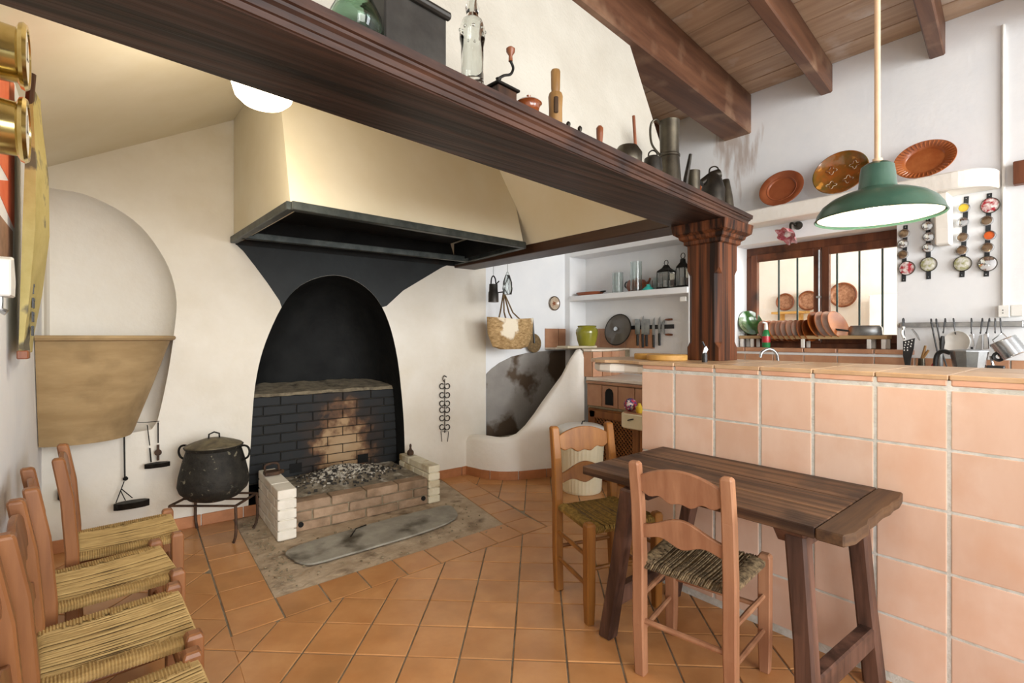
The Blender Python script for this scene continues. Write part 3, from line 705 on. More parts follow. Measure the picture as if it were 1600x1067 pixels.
# ---- plaster corner stove: parapet that sweeps up to the kitchen
stove = thing('plaster_parapet', 'white sculpted plaster hearth bench with parapet sweeping up to the right', 'hearth bench', (2.95, 3.5, 0))
base = [(728, 738), (740, 743.5), (752, 746.5), (766, 748.5), (780, 749.8), (795, 750), (810, 749.4), (825, 748), (840, 746.5), (853, 745), (866, 744), (878, 744), (890, 744.5), (900, 745), (907, 745), (913, 745)]
topy = [682, 680, 681, 683.5, 685, 684, 679, 666, 647, 627, 606, 586, 561, 547, 545, 550]
pb = [onZ(*p) for p in base]; pb[0] = bw(uvB(728, 738)[0], 0, -0.01)
rings = []
for i, p in enumerate(pb):
    a = pb[max(i-1, 0)]; c = pb[min(i+1, len(pb)-1)]; t = (c-a).normalized(); nin = Vector((-t.y, t.x, 0))
    if nin.y < 0 and i > 2: nin = -nin
    if i <= 2: nin = Vector((0.9, 0.2, 0)).normalized() if i == 0 else Vector((0.7, 0.7, 0)).normalized()
    F = FW.dot(Vector((p.x, p.y))); zt = CAMH-(topy[i]-HY)/FPX*F
    th = 0.11
    sec = [(0, 0.0), (0, zt-0.05), (0.012, zt-0.02), (0.035, zt-0.003), (0.055, zt), (0.08, zt-0.005), (0.10, zt-0.025), (th, zt-0.06), (th, 0.0)]
    rings.append([Vector((p.x+nin.x*o, p.y+nin.y*o, z)) for o, z in sec])
pr = B(); pr.loft(rings)
part(pr, 'parapet', M_white, stove, smooth=True)
inner = [r[-1] for r in rings]
pts = [(q.x, q.y) for q in inner]+[(3.45, 3.72), (2.70, 3.80)]
v, f = fill_poly(pts); part(B().add([(x, y, 0.30) for x, y in v], f), 'seat_bed', M_ash, stove)
cum = 0
for i in range(0, len(pb)-1, 3):
    j = min(i+3, len(pb)-1)
    outl = [pb[k] for k in range(i, j+1)]
    rr = []
    for k, p in enumerate(outl):
        a = outl[max(k-1, 0)]; c = outl[min(k+1, len(outl)-1)]; t = (c-a).normalized(); no_ = Vector((t.y, -t.x, 0))
        if no_.y > 0: no_ = -no_
        off = no_*0.012; sh_ = t*(0.004 if k == 0 else (-0.004 if k == len(outl)-1 else 0))
        rr.append([p+sh_+Vector((0, 0, 0.001)), p+off+sh_+Vector((0, 0, 0.001)), p+off+sh_+Vector((0, 0, 0.075)), p+sh_+Vector((0, 0, 0.075))])
    part(B().loft(rr), 'base_tile', M_base, stove)
# stained render on the wall above the bench
gp = [(760, 690), (760, 584), (768, 576), (780, 567), (800, 557), (825, 551), (855, 548), (893, 547), (893, 690)]
gpuv = [uvB(*p, -0.055) for p in gp]
part(B().add([bw(u, z, -0.05) for u, z in gpuv]+[bw(u, z, -0.062) for u, z in gpuv], [tuple(range(len(gpuv)))]+[(i, (i+1) % len(gpuv), len(gpuv)+(i+1) % len(gpuv), len(gpuv)+i) for i in range(len(gpuv))]), 'stained_render', M_cement, stove, label='grey wall render with dark brown damp stains')

# ---- kitchen range against the right wall
KX = 3.38; KY = 3.0
unit = thing('tiled_range', 'built-in kitchen range with brown tiled front and small arched vent', 'kitchen range', (3.65, 2.2, 0))
part(B().box2((KX+0.012, -0.5, 0.63), (WX-0.015, KY, 0.872)), 'core', M_mortar, unit)
part(B().box2((KX-0.01, -0.5, 0.872), (WX-0.013, KY, 0.9)), 'worktop', pm('worktop_cream', '#e0d2c2', '#eee4d8', 6, 0.4, 0.05), unit, bevel=0.004)
part(B().box2((KX-0.014, -0.5, 0.845), (KX+0.002, KY, 0.868)), 'edge_trim', M_ktile, unit, bevel=0.004)
y = KY-0.002
tmesh = make_mesh(B().box((0, 0, 0), (0.012, 0.166, 0.188)), M_ktile, False, 0.003)
k = 0
while y > 1.5:
    inst(tmesh, 'front_tile', unit, T(KX+0.006, y-0.085, 0.745)); y -= 0.172; k += 1
va = [(-0.036, -0.065), (0.036, -0.065), (0.036, 0.03), (0.024, 0.055), (0, 0.066), (-0.024, 0.055), (-0.036, 0.03)]
Mv = frame((KX-0.002, KY-0.172-0.085, 0.745), (-1, 0, 0))
part(B().prism([(x*1.18, y_*1.1) for x, y_ in va], 0.004, Mv), 'vent_frame', M_iron, unit)
part(B().prism(va, 0.003, Mv, 0.003), 'vent', M_holeshade, unit, label='small black arched vent opening')
# raised corner platform with curved tiled front
plat = thing('corner_platform', 'raised corner shelf with curved brown tiled front above the range', 'shelf', (3.75, 3.35, 0.9))
cv = [onZ(913, 545, 1.143)]
cv = [atF(912, 560, 4.50), atF(925, 560, 4.46), atF(940, 560, 4.50), atF(954, 560, 4.60), atF(966, 560, 4.76), atF(975, 560, 4.98)]
cv = [(p.x, p.y) for p in cv]
bk = bw(uvB(899, 540, -0.05)[0], 0, -0.055)
plan = cv+[(WR-0.005, cv[-1][1]), (WR-0.005, bk.y), (bk.x, bk.y)]
part(B().prism(plan, 0.225, None, 0.902), 'core', M_mortar, plat)
lk = bw(uvB(852, 540, -0.05)[0], 0, -0.055)
part(B().prism(plan[:-1]+[(lk.x, lk.y), (lk.x+0.02, lk.y-0.14), (bk.x-0.1, bk.y-0.16)], 0.018, None, 1.128), 'top', pm('ledge_pale', '#d8c8b4', '#e6dac8', 6, 0.5), plat, bevel=0.003)
for i in range(0, len(cv)-1):
    a, c = Vector(cv[i]), Vector(cv[i+1]); n_ = Vector((-(c-a).y, (c-a).x)).normalized()
    if n_.dot(Vector((-1, -0.6))) < 0: n_ = -n_
    e = (c-a).normalized()*0.003
    quad = [a+e, c-e, c-e+n_*0.012, a+e+n_*0.012]
    part(B().prism([(p.x, p.y) for p in quad], 0.222, None, 0.902), 'front_tile', M_ktile, plat)
for i, (p0, p1) in enumerate(((852, 872), (873, 893), (894, 914))):
    u0 = uvB(p0, 520, -0.05)[0]; u1 = uvB(p1, 520, -0.05)[0]; ps = [bw(u0, 0, -0.048), bw(u1, 0, -0.048), bw(u1, 0, -0.06), bw(u0, 0, -0.06)]
    part(B().prism([(p.x, p.y) for p in ps], 0.20, None, 1.145), 'splash_tile', M_ktile, plat)
y = 3.66
while y > 2.95:
    inst(make_mesh(B().box((0, 0, 0), (0.012, 0.165, 0.2)), M_ktile, False, 0.002), 'splash_tile', plat, T(WR-0.007, y-0.085, 1.245)); y -= 0.17
y = 2.93
while y > 2.35:
    inst(make_mesh(B().box((0, 0, 0), (0.012, 0.19, 0.1)), M_ktile, False, 0.002), 'low_tile', plat, T(WR-0.007, y-0.1, 1.05)); y -= 0.195
# lattice cupboard below
cab = thing('lattice_cupboard', 'brown wooden cupboard with diagonal lattice doors under the range', 'cupboard', (3.6, 2.2, 0))
part(B().box2((KX+0.02, -0.5, 0.0), (WX-0.02, KY, 0.625)), 'carcass', M_cab, cab)
def lattice_door(y1, y0, z0, z1):
    d = part(B().box2((KX-0.006, y0, z0), (KX+0.02, y0+0.06, z1)).box2((KX-0.006, y1-0.06, z0), (KX+0.02, y1, z1)).box2((KX-0.006, y0, z1-0.06), (KX+0.02, y1, z1)).box2((KX-0.006, y0, z0), (KX+0.02, y1, z0+0.06)), 'door', M_cab, cab, bevel=0.003)
    ya, yb, za, zb = y0+0.06, y1-0.06, z0+0.06, z1-0.06
    n = 0; st = 0.036
    for s in (1, -1):
        k = -(zb-za)
        while k < (yb-ya):
            # line y = ya+k+t, z = za+t (s=1) clipped
            t0 = max(0, -k); t1 = min(zb-za, (yb-ya)-k)
            if t1-t0 > 0.02:
                zz = (lambda t: za+t) if s == 1 else (lambda t: zb-t)
                xo = KX+0.006 if s == 1 else KX+0.012
                part(B().bar((xo, ya+k+t0, zz(t0)), (xo, ya+k+t1, zz(t1)), 0.010, 0.006, (1, 0, 0)), 'slat', M_cab, d)
            k += st
    part(B().box2((KX+0.016, ya, za), (KX+0.019, yb, zb)), 'dark_backing', M_holeshade, d)
lattice_door(2.96, 2.44, 0.10, 0.61); lattice_door(2.43, 1.92, 0.10, 0.61)

# ---- rough trestle table
table = thing('trestle_table', 'old dark rough-sawn wooden trestle table pushed against the tiled counter', 'table', (1.91, 0.95, 0))
TZ = 0.703; ty0, ty1, tx0, tx1 = 0.462, 1.452, 1.607, 2.213
ys = [ty0+0.085, ty1-0.002]
wx = [tx0, 1.80, 1.985, tx1]
for i in range(3):
    part(B().box2((wx[i]+0.001, ty0+0.088, TZ-0.034), (wx[i+1]-0.001, ty1, TZ)), 'plank', M_table, table, bevel=0.003)
ed = B(); ep = []
for k in range(13):
    x = tx0-0.004+(tx1-tx0+0.006)*k/12
    ep.append((x, ty0+random.uniform(-0.006, 0.006)))
ep[0] = (tx0-0.002, ty0+0.012); ep[-1] = (tx1, ty0+0.010)
part(B().prism(ep+[(tx1, ty0+0.086), (tx0-0.002, ty0+0.086)], 0.035, None, TZ-0.035), 'end_board', wood('table_end_wood', '#443022', '#735538', 0, 3.0, 0.55, 0.5, 0.0, 0.06), table, bevel=0.004)
for yy in (1.20, 0.63):
    part(B().prism([(-0.29, 0.0), (-0.25, -0.05), (0.25, -0.05), (0.29, 0.0)], 0.09, frame((1.91, yy+0.045, TZ-0.036), (0, -1, 0))), 'cleat', M_tleg, table, bevel=0.004)
legs = {'nl': ((1.625, 1.215, 0.66), (1.655, 1.352, 0.0)), 'fl': ((2.13, 1.215, 0.66), (2.15, 1.36, 0.0)), 'nr': ((1.660, 0.615, 0.66), (1.655, 0.575, 0.0)), 'fr': ((2.10, 0.585, 0.66), (2.17, 0.545, 0.0))}
def skew_leg(a, c, w_, h_):
    a, c = Vector(a), Vector(c)
    def rg(p, s): return [(p.x-w_/2*s, p.y-h_/2*s, p.z), (p.x+w_/2*s, p.y-h_/2*s, p.z), (p.x+w_/2*s, p.y+h_/2*s, p.z), (p.x-w_/2*s, p.y+h_/2*s, p.z)]
    m = (a+c)/2+Vector((random.uniform(-0.004, 0.004), random.uniform(-0.004, 0.004), 0))
    return B().loft([rg(c, 1.0), rg(m, 0.93), rg(a, 1.0)])
for k_ in legs: part(skew_leg(*legs[k_], 0.06, 0.062), 'leg', M_tleg, table, bevel=0.008)
for n_, f_ in (('nl', 'fl'), ('nr', 'fr')):
    a = Vector(legs[n_][0]).lerp(Vector(legs[n_][1]), 0.72); c = Vector(legs[f_][0]).lerp(Vector(legs[f_][1]), 0.72)
    part(B().bar(a, c, 0.045, 0.075), 'stretcher', M_tleg, table, bevel=0.006)

# ---- rush chairs
def slat_poly(wd, h0, top, bot):
    n = 24; up_ = [(-wd/2+wd*k/n, top((k/n)*2-1)) for k in range(n+1)]; dn = [(-wd/2+wd*k/n, bot((k/n)*2-1)) for k in range(n, -1, -1)]
    return dn[::-1]+up_[::-1]
def make_chair(label, loc, rot, mw, mr, ms, group):
    t = thing('rush_chair', label, 'chair', loc, rot, group)
    SH = 0.42; bwid, fwid, dep = 0.325, 0.365, 0.165
    for s in (-1, 1):
        # back stile: bends back above the seat
        rg = []
        for x, z, a in ((-dep+0.012, 0, 0.9), (-dep, 0.2, 1), (-dep, 0.45, 1), (-dep-0.014, 0.65, 0.97), (-dep-0.038, 0.795, 0.92), (-dep-0.040, 0.805, 0.75)):
            w_, h_ = 0.042*a, 0.044*a; y = s*bwid/2
            rg.append([(x-w_/2, y-h_/2, z), (x+w_/2, y-h_/2, z), (x+w_/2, y+h_/2, z), (x-w_/2, y+h_/2, z)])
        part(B().loft(rg), 'leg', mw, t, bevel=0.005, local=True)
        rg = []
        for x, z, a in ((dep, 0, 0.8), (dep, 0.1, 0.95), (dep, SH-0.03, 1.0), (dep, SH+0.012, 1.0), (dep, SH+0.024, 0.75)):
            w_ = 0.044*a; y = s*fwid/2
            rg.append([(x-w_/2, y-w_/2, z), (x+w_/2, y-w_/2, z), (x+w_/2, y+w_/2, z), (x-w_/2, y+w_/2, z)])
        part(B().loft(rg), 'leg', mw, t, bevel=0.004, local=True)
        for z in (0.16, 0.29):
            part(B().tube([(-dep, s*bwid/2, z), (0, s*(bwid+fwid)/4, z), (dep, s*fwid/2, z)], [0.008, 0.011, 0.008], 8), 'stretcher', mw, t, smooth=True, local=True)
    part(B().tube([(dep, -fwid/2, 0.24), (dep, fwid/2, 0.24)], 0.010, 8), 'stretcher', mw, t, smooth=True, local=True)
    part(B().tube([(-dep, -bwid/2, 0.21), (-dep, bwid/2, 0.21)], 0.010, 8), 'stretcher', mw, t, smooth=True, local=True)
    # ladder slats; local frame: x across, y up, z forward
    def sl(zc, top, bot, lean, xo):
        M_ = frame((xo, 0, zc), (math.cos(lean), 0, math.sin(lean)))
        part(B().prism(slat_poly(bwid-0.02, 0, top, bot), 0.016, M_, -0.008), 'slat', mw, t, bevel=0.003, local=True)
    scal = lambda q: 0.010*(abs(math.sin(q*math.pi*1.5)))-0.012*(1-abs(q))
    sl(0.735, lambda q: 0.045*(1-q*q)+0.016, lambda q: -0.040-0.026*(1-abs(q))+0.007*math.cos(q*math.pi*4), 0.15, -dep-0.027)
    sl(0.565, lambda q: 0.030+0.024*math.cos(q*math.pi), lambda q: -0.034-0.010*math.cos(q*math.pi*2)-0.008*(1-abs(q)), 0.10, -dep-0.009)
    # seat: frame rails, core and rush cords
    corners = [(-dep, -bwid/2+0.01), (dep, -fwid/2+0.008), (dep, fwid/2-0.008), (-dep, bwid/2-0.01)]
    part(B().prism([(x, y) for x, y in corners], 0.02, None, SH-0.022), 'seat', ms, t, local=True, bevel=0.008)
    cords = B(); n = 40
    def half(x): return (bwid/2+(fwid-bwid)/2*((x+dep)/(2*dep)))
    rnd = random.Random(3)
    for k in range(n):
        q = -1+2*(k+0.5)/n; pts_ = []; dj = rnd.uniform(-0.0015, 0.0015)
        for x in (-dep-0.012, -dep+0.02, -0.08, 0.0, 0.08, dep-0.025, dep+0.010, dep+0.016, dep+0.004):
            sag = -0.006*(1-(x/dep)**2) if abs(x) < dep else 0
            z = SH+0.002+sag+dj if x < dep+0.012 else SH-0.012
            if x == dep+0.004: z = SH-0.028
            if x == -dep-0.012: z = SH-0.01
            pts_.append((x, q*(half(x)-0.016)+dj*1.5, z))
        cords.tube(pts_, 0.0036, 4, caps=False)
    for x in [dep*(-0.94+1.88*k/43) for k in range(44)]:
        for s in (-1, 1):
            h_ = half(x)
            q = 0.70+0.12*rnd.random()
            cords.tube([(x, s*(h_+0.004), SH-0.016), (x, s*(h_+0.006), SH-0.002), (x, s*(h_-0.012), SH+0.006), (x, s*h_*q, SH+0.001)], 0.0042, 4, caps=False)
    part(cords, 'rush_weave', mr, t, smooth=True, local=True, kind='stuff')
    return t
GL = 'rush-seated chairs lined up along the left wall'
ch1 = make_chair('honey-wood rush chair in the wall row, farthest from camera, beside the cauldron', (0.10, 2.68, 0), 0.0, M_chair, M_rush, M_rushdark, GL)
dup(ch1, (0.04, 2.26, 0), math.radians(5.5), 'second honey-wood rush chair of the wall row, counting from the cauldron')
dup(ch1, (0.04, 1.80, 0), math.radians(1.7), 'third honey-wood rush chair of the wall row, large golden seat in view')
dup(ch1, (0.035, 1.345, 0), math.radians(2), 'nearest honey-wood rush chair of the wall row, cut by the bottom edge')
make_chair('amber rush chair at the far end of the trestle table', (1.885, 1.565, 0), math.radians(-107), M_chair2, M_rushold, M_rushdark, 'chairs at the table')
make_chair('pinkish worn rush chair with grey seat facing the trestle table and counter', (1.745, 0.985, 0), math.radians(9), M_chair3, M_rushgrey, M_rushdark, 'chairs at the table')

# ---- hearth of brick
hearth = thing('brick_hearth', 'raised brick hearth with white painted side walls under the arch', 'hearth', bw(1.70, 0, 0.3))
ang = math.atan2(BE.y, BE.x)
def brick(u0, u1, z0, z1, d0, d1, mat, name='brick', par=None, jit=0.002, bev=0.004):
    c = bw((u0+u1)/2, (z0+z1)/2, (d0+d1)/2+random.uniform(-jit, jit))
    me = make_mesh(B().box((0, 0, 0), (u1-u0, abs(d1-d0), z1-z0)), mat, False, bev)
    return inst(me, name, par or hearth, T(c) @ RZ(ang+random.uniform(-0.006, 0.006)))
HL0, HL1, HR0, HR1 = 1.125, 1.235, 2.19, 2.285
# left wall, five courses
part(B().add([bw(u, z, d) for u in (HL0+0.013, HL1-0.013) for z in (0, 0.305) for d in (0.0, 0.60)], [(0,1,3,2),(4,6,7,5),(0,4,5,1),(2,3,7,6),(0,2,6,4),(1,5,7,3)]), 'mortar_core', M_wbrick, hearth)
for r in range(5):
    z0 = 0.004+r*0.0632; cuts = [0.004, 0.21, 0.43, 0.615] if r % 2 == 0 else [0.004, 0.12, 0.32, 0.52, 0.615]
    for a, c in zip(cuts[:-1], cuts[1:]): brick(HL0, HL1, z0, z0+0.056, a+0.004, c-0.004, M_wbrick)
part(B().add([bw(u, z, d) for u in (HR0+0.013, HR1-0.013) for z in (0, 0.272) for d in (0.0, 0.53)], [(0,1,3,2),(4,6,7,5),(0,4,5,1),(2,3,7,6),(0,2,6,4),(1,5,7,3)]), 'mortar_core', M_ybrick, hearth)
for r in range(5):
    z0 = 0.004+r*0.057; cuts = [0.004, 0.19, 0.37, 0.545] if r % 2 == 0 else [0.004, 0.1, 0.28, 0.45, 0.545]
    for a, c in zip(cuts[:-1], cuts[1:]): brick(HR0, HR1, z0, z0+0.050, a+0.004, c-0.004, M_ybrick)
# front, three courses
part(B().add([bw(u, z, d) for u in (HL1, HR0) for z in (0, 0.18) for d in (-0.16, 0.515)], [(0,1,3,2),(4,6,7,5),(0,4,5,1),(2,3,7,6),(0,2,6,4),(1,5,7,3)]), 'mortar_core', M_mortar, hearth)
for r in range(3):
    z0 = 0.004+r*0.066; n = 4; W_ = (HR0-HL1)
    cuts = [HL1+W_*k/4 for k in range(5)] if r != 1 else [HL1]+[HL1+W_*(k+0.5)/4 for k in range(4)]+[HR0]
    for a, c in zip(cuts[:-1], cuts[1:]): brick(a+0.005, c-0.005, z0, z0+0.058, 0.42, 0.528, M_brick, jit=0.004)
for u in (HL1+0.045, HR0-0.04):
    part(B().lathe([(0.0, 0.0), (0.017, 0.0), (0.017, 0.008), (0.0, 0.008)], 14, frame(bw(u, 0.05, 0.526), (BN.x, BN.y, 0))), 'drain_hole', M_holeshade, hearth)
# ash bed and pile
ab = B(); na, nb_ = 40, 30; av = []
for j in range(nb_+1):
    for i in range(na+1):
        u = HL1+0.004+(HR0-HL1-0.008)*i/na; d = -0.15+0.57*j/nb_
        g = math.exp(-(((u-1.70)/0.24)**2+((d-0.08)/0.17)**2))
        av.append(bw(u, 0.186+0.075*g+random.uniform(0, 0.012)*(0.4+g), d))
ab.add(av, [(j*(na+1)+i, j*(na+1)+i+1, (j+1)*(na+1)+i+1, (j+1)*(na+1)+i) for j in range(nb_) for i in range(na)])
part(ab, 'ash_bed', M_ash, hearth, smooth=True, kind='stuff')
for nm, mm, cnt_, sp in (('ash_flakes', M_ashlight, 420, 1.0), ('charcoal_bits', M_char, 460, 1.45)):
    cb = B()
    for k in range(cnt_):
        u = random.gauss(1.70, 0.13*sp); d = random.gauss(0.09, 0.09*sp)
        if not (HL1+0.02 < u < HR0-0.02 and -0.14 < d < 0.40): continue
        g = math.exp(-(((u-1.70)/0.24)**2+((d-0.08)/0.17)**2)); s = random.uniform(0.005, 0.017)
        M_ = T(bw(u, 0.196+0.078*g, d)) @ Matrix.Rotation(random.uniform(0, 6), 4, 'Z') @ Matrix.Rotation(random.uniform(-1, 1), 4, 'X')
        cb.box((0, 0, 0), (s*random.uniform(0.8, 2), s, s*random.uniform(0.5, 1)), M_)
    part(cb, nm, mm, hearth, kind='stuff')
# fire-brick back, black paint burnt away in the middle
BU0, BU1 = arch[0][0]+0.008, arch[-1][0]-0.008
part(B().add([bw(u, z, d) for u in (BU0, BU1) for z in (0.17, 0.815) for d in (-0.545, -0.168)], [(0,1,3,2),(4,6,7,5),(0,4,5,1),(2,3,7,6),(0,2,6,4),(1,5,7,3)]), 'fireback_core', pm('black_joint', '#20201e', '#3a352c', 20, 0.9), hearth)
for r in range(9):
    z0 = 0.18+r*0.0705; L_ = 0.235; u = BU0-(0.12 if r % 2 else 0.0)
    while u < BU1-0.02:
        a, c = max(u, BU0), min(u+L_, BU1)
        if c-a > 0.02: brick(a+0.003, c-0.003, z0, z0+0.064, -0.20, -0.157, M_fire, 'firebrick', jit=0.0015, bev=0.003)
        u += L_
lg = [[bw(u, 0.812+random.uniform(-0.004, 0.004), -0.152+random.uniform(-0.004, 0.004)), bw(u, 0.835+random.uniform(-0.005, 0.005), -0.17), bw(u, 0.885+random.uniform(-0.006, 0.006), -0.50), bw(u, 0.81, -0.50)] for u in [BU0+(BU1-BU0)*k/24 for k in range(25)]]
part(B().loft(lg), 'mortar_ledge', pm('ledge_mortar', '#6d6250', '#968a72', 14, 0.95, 0.6, 60, c3='#3c342a', s3=8), hearth)
for px_, py_ in ((462, 731), (567, 716)):
    u, z = uvB(px_, py_, -0.156)
    part(B().add([bw(u+a*0.045, z+c*0.036, -0.154+d) for a in (-1, 1) for c in (-1, 1) for d in (0, -0.03)], [(0,1,3,2),(4,6,7,5),(0,4,5,1),(2,3,7,6),(0,2,6,4),(1,5,7,3)]), 'air_hole', M_holeshade, hearth)  # black block drawn for the dark inside the hole
# stone slab lying before the hearth
sp_ = [(446, 862), (455, 871), (468, 878), (484, 880), (505, 876), (540, 866), (600, 849), (650, 834), (695, 818), (714, 806), (712, 797), (700, 789), (660, 797), (600, 812), (530, 832), (470, 850)]
spw = spline([onZ(*p, 0.02) for p in sp_], 3, True)
solo(B().prism([(p.x, p.y) for p in spw], 0.012, None, 0.008), 'hearth_slab', M_slab, 'long grey rounded slab lying on the cement before the hearth', 'slab', (spw[0].x, spw[0].y, 0.008), bevel=0.003)

# ---- clay basin built into the niche
bc = Vector((-0.075, 3.86))
prf = [(0.20, 0.665), (0.25, 0.668), (0.262, 0.69), (0.300, 0.80), (0.352, 0.95), (0.357, 0.965), (0.398, 1.09), (0.432, 1.20), (0.445, 1.235), (0.468, 1.240), (0.476, 1.252), (0.470, 1.264), (0.43, 1.266), (0.42, 1.25), (0.40, 1.2), (0.25, 0.75), (0.0, 0.72)]
lb = B().lathe(prf, 56, T(bc.x, bc.y, 0))
bm = bmesh.new(); me = bpy.data.meshes.new('m'); me.from_pydata([tuple(p) for p in lb.v], [], lb.f); bm.from_mesh(me); weld(bm)
bmesh.ops.bisect_plane(bm, geom=bm.verts[:]+bm.edges[:]+bm.faces[:], plane_co=(LX+0.004, 0, 0), plane_no=(-1, 0, 0), clear_outer=True)
bmesh.ops.bisect_plane(bm, geom=bm.verts[:]+bm.edges[:]+bm.faces[:], plane_co=(0, 4.10, 0), plane_no=(0, 1, 0), clear_outer=True)
lb2 = B(); bm.verts.index_update(); lb2.add([q.co.copy() for q in bm.verts], [tuple(q.index for q in ff.verts) for ff in bm.faces]); bm.free()
solo(lb2, 'clay_basin', M_clay, 'huge tan clay basin set into the arched niche of the back wall', 'basin', (bc.x, bc.y, 0.665), smooth=True)

# ---- cauldron on tripod
cauld = thing('iron_cauldron', 'black speckled iron cauldron with lid and two ring handles', 'cauldron', (0.575, 3.60, 0.245))
cc = T(0.575, 3.60, 0.243)
part(B().lathe([(0.0, 0.0), (0.09, 0.002), (0.14, 0.02), (0.185, 0.065), (0.197, 0.10), (0.190, 0.16), (0.172, 0.24), (0.158, 0.29), (0.150, 0.315), (0.158, 0.325), (0.164, 0.335), (0.155, 0.338), (0.145, 0.32), (0.0, 0.31)], 40, cc), 'body', pm('speckled_iron', '#191712', '#2e2b24', 18, 0.7, 0.4, 60, metal=0.2, c3='#8b8570', s3=30, lo3=0.62, hi3=0.72), cauld, smooth=True)
lid = part(B().lathe([(0.0, 0.385), (0.06, 0.378), (0.12, 0.358), (0.156, 0.343), (0.158, 0.337), (0.0, 0.336)], 40, cc), 'lid', pm('greasy_lid', '#4a4232', '#7a6f54', 14, 0.6, 0.3, 50, metal=0.2), cauld, smooth=True)
part(B().tube([(0.575-0.03, 3.60, 0.243+0.372), (0.575-0.028, 3.60, 0.65), (0.575, 3.60, 0.662), (0.575+0.028, 3.60, 0.65), (0.575+0.03, 3.60, 0.243+0.372)], 0.005, 8), 'lid_ring', M_iron, lid, smooth=True)
for s in (-1, 1):
    h_ = RT*s
    pts = [(0.150, 0.325), (0.185, 0.335), (0.212, 0.325), (0.222, 0.295), (0.210, 0.262), (0.178, 0.245)]
    part(B().tube(spline([(0.575+h_.x*r, 3.60+h_.y*r, 0.243+z) for r, z in pts], 4), 0.0065, 8), 'handle', M_iron, cauld, smooth=True)
tri = thing('iron_trivet', 'rusty square iron trivet with legs under the cauldron', 'trivet', (0.575, 3.60, 0))
c4 = [Vector((0.575, 3.60, 0))+Vector((RT.x*a+FW.x*b_, RT.y*a+FW.y*b_, 0)) for a, b_ in ((-0.21, -0.1), (0.19, -0.1), (0.19, 0.15), (-0.21, 0.15))]
rb = B()
for i in range(4):
    a, c = c4[i]+Vector((0, 0, 0.232)), c4[(i+1) % 4]+Vector((0, 0, 0.232)); rb.bar(a, c, 0.018, 0.01)
rb.bar((c4[0]+c4[3])/2+Vector((0, 0, 0.234)), (c4[1]+c4[2])/2+Vector((0, 0, 0.234)), 0.018, 0.01)
part(rb, 'top_frame', M_rust, tri, bevel=0.002)
for i in range(4):
    p = c4[i]; o = (p-Vector((0.575, 3.60, 0))).normalized()
    part(B().tube(spline([p+Vector((0, 0, 0.232)), p+o*0.004+Vector((0, 0, 0.13)), p+o*0.0+Vector((0, 0, 0.05)), p-o*0.02+Vector((0, 0, 0.006))], 3), 0.0085, 6), 'leg', M_rust, tri)

# ---- pendant lamp
pl = Vector(atF(1371, 300, 1.60)); PLx, PLy = pl.x, pl.y
zr = CAMH+(HY-341)/FPX*1.60
lamp = thing('pendant_lamp', 'green enamel pendant lamp hanging on a long pale rod over the counter', 'lamp', (PLx, PLy, zr))
part(B().lathe([(0.172, 0.0), (0.175, 0.003), (0.171, 0.008), (0.166, 0.024), (0.152, 0.046), (0.128, 0.065), (0.095, 0.080), (0.068, 0.088), (0.054, 0.094), (0.051, 0.102), (0.048, 0.140), (0.044, 0.166), (0.030, 0.176), (0.012, 0.178), (0.012, 0.172), (0.026, 0.170), (0.038, 0.150), (0.046, 0.092), (0.064, 0.084), (0.092, 0.076), (0.124, 0.061), (0.147, 0.043), (0.161, 0.022), (0.166, 0.007)], 48, T(PLx, PLy, zr)), 'shade', M_enamel, lamp, smooth=True)
part(B().lathe([(0.1645, 0.008), (0.159, 0.022), (0.145, 0.042), (0.122, 0.059), (0.091, 0.074), (0.063, 0.082), (0.03, 0.086)], 48, T(PLx, PLy, zr)), 'inner_enamel', M_shadein, lamp, smooth=True)
part(B().lathe([(0.0, 0.008), (0.018, 0.012), (0.030, 0.03), (0.028, 0.05), (0.016, 0.075), (0.014, 0.085), (0, 0.085)], 20, T(PLx, PLy, zr)), 'bulb', M_bulb, lamp, smooth=True)
part(B().tube([(PLx, PLy, zr+0.175), (PLx, PLy, CEIL-0.01)], 0.0085, 12).tube([(PLx, PLy, zr+0.172), (PLx, PLy, zr+0.19)], 0.014, 12), 'rod', M_rod, lamp, smooth=True)
part(B().lathe([(0.0, 0.0), (0.05, 0.0), (0.05, -0.02), (0.03, -0.04), (0, -0.04)], 20, T(PLx, PLy, CEIL-0.002)), 'ceiling_rose', M_rod, lamp, smooth=True)
l = bpy.data.lights.new('pendant_light', 'POINT'); l.energy = 4; l.color = (1, 0.86, 0.66); l.shadow_soft_size = 0.03
o = bpy.data.objects.new('pendant_light', l); COL.objects.link(o); o.parent = lamp; o.location = (0, 0, -0.01)
# ---- globe lamp inside the hood
gl = atF(412, 138, 2.1)
globe = thing('globe_lamp', 'glowing white glass globe lamp under the chimney hood', 'lamp', (gl.x, gl.y, gl.z))
part(B().lathe([(0.0, -0.085), (0.04, -0.081), (0.08, -0.066), (0.108, -0.040), (0.120, 0.0), (0.115, 0.03), (0.09, 0.05), (0.05, 0.055), (0.0, 0.055)], 32, T(gl)), 'glass_globe', M_globe, globe, smooth=True)
part(B().tube([(gl.x, gl.y, gl.z+0.05), (gl.x, gl.y, lz(gl.x)+0.01)], 0.022, 12), 'stem', M_whitep, globe, smooth=True)
l = bpy.data.lights.new('globe_light', 'POINT'); l.energy = 9.5; l.color = (1, 0.90, 0.75); l.shadow_soft_size = 0.1
o = bpy.data.objects.new('globe_light', l); COL.objects.link(o); o.parent = globe; o.location = (0, 0, -0.2)

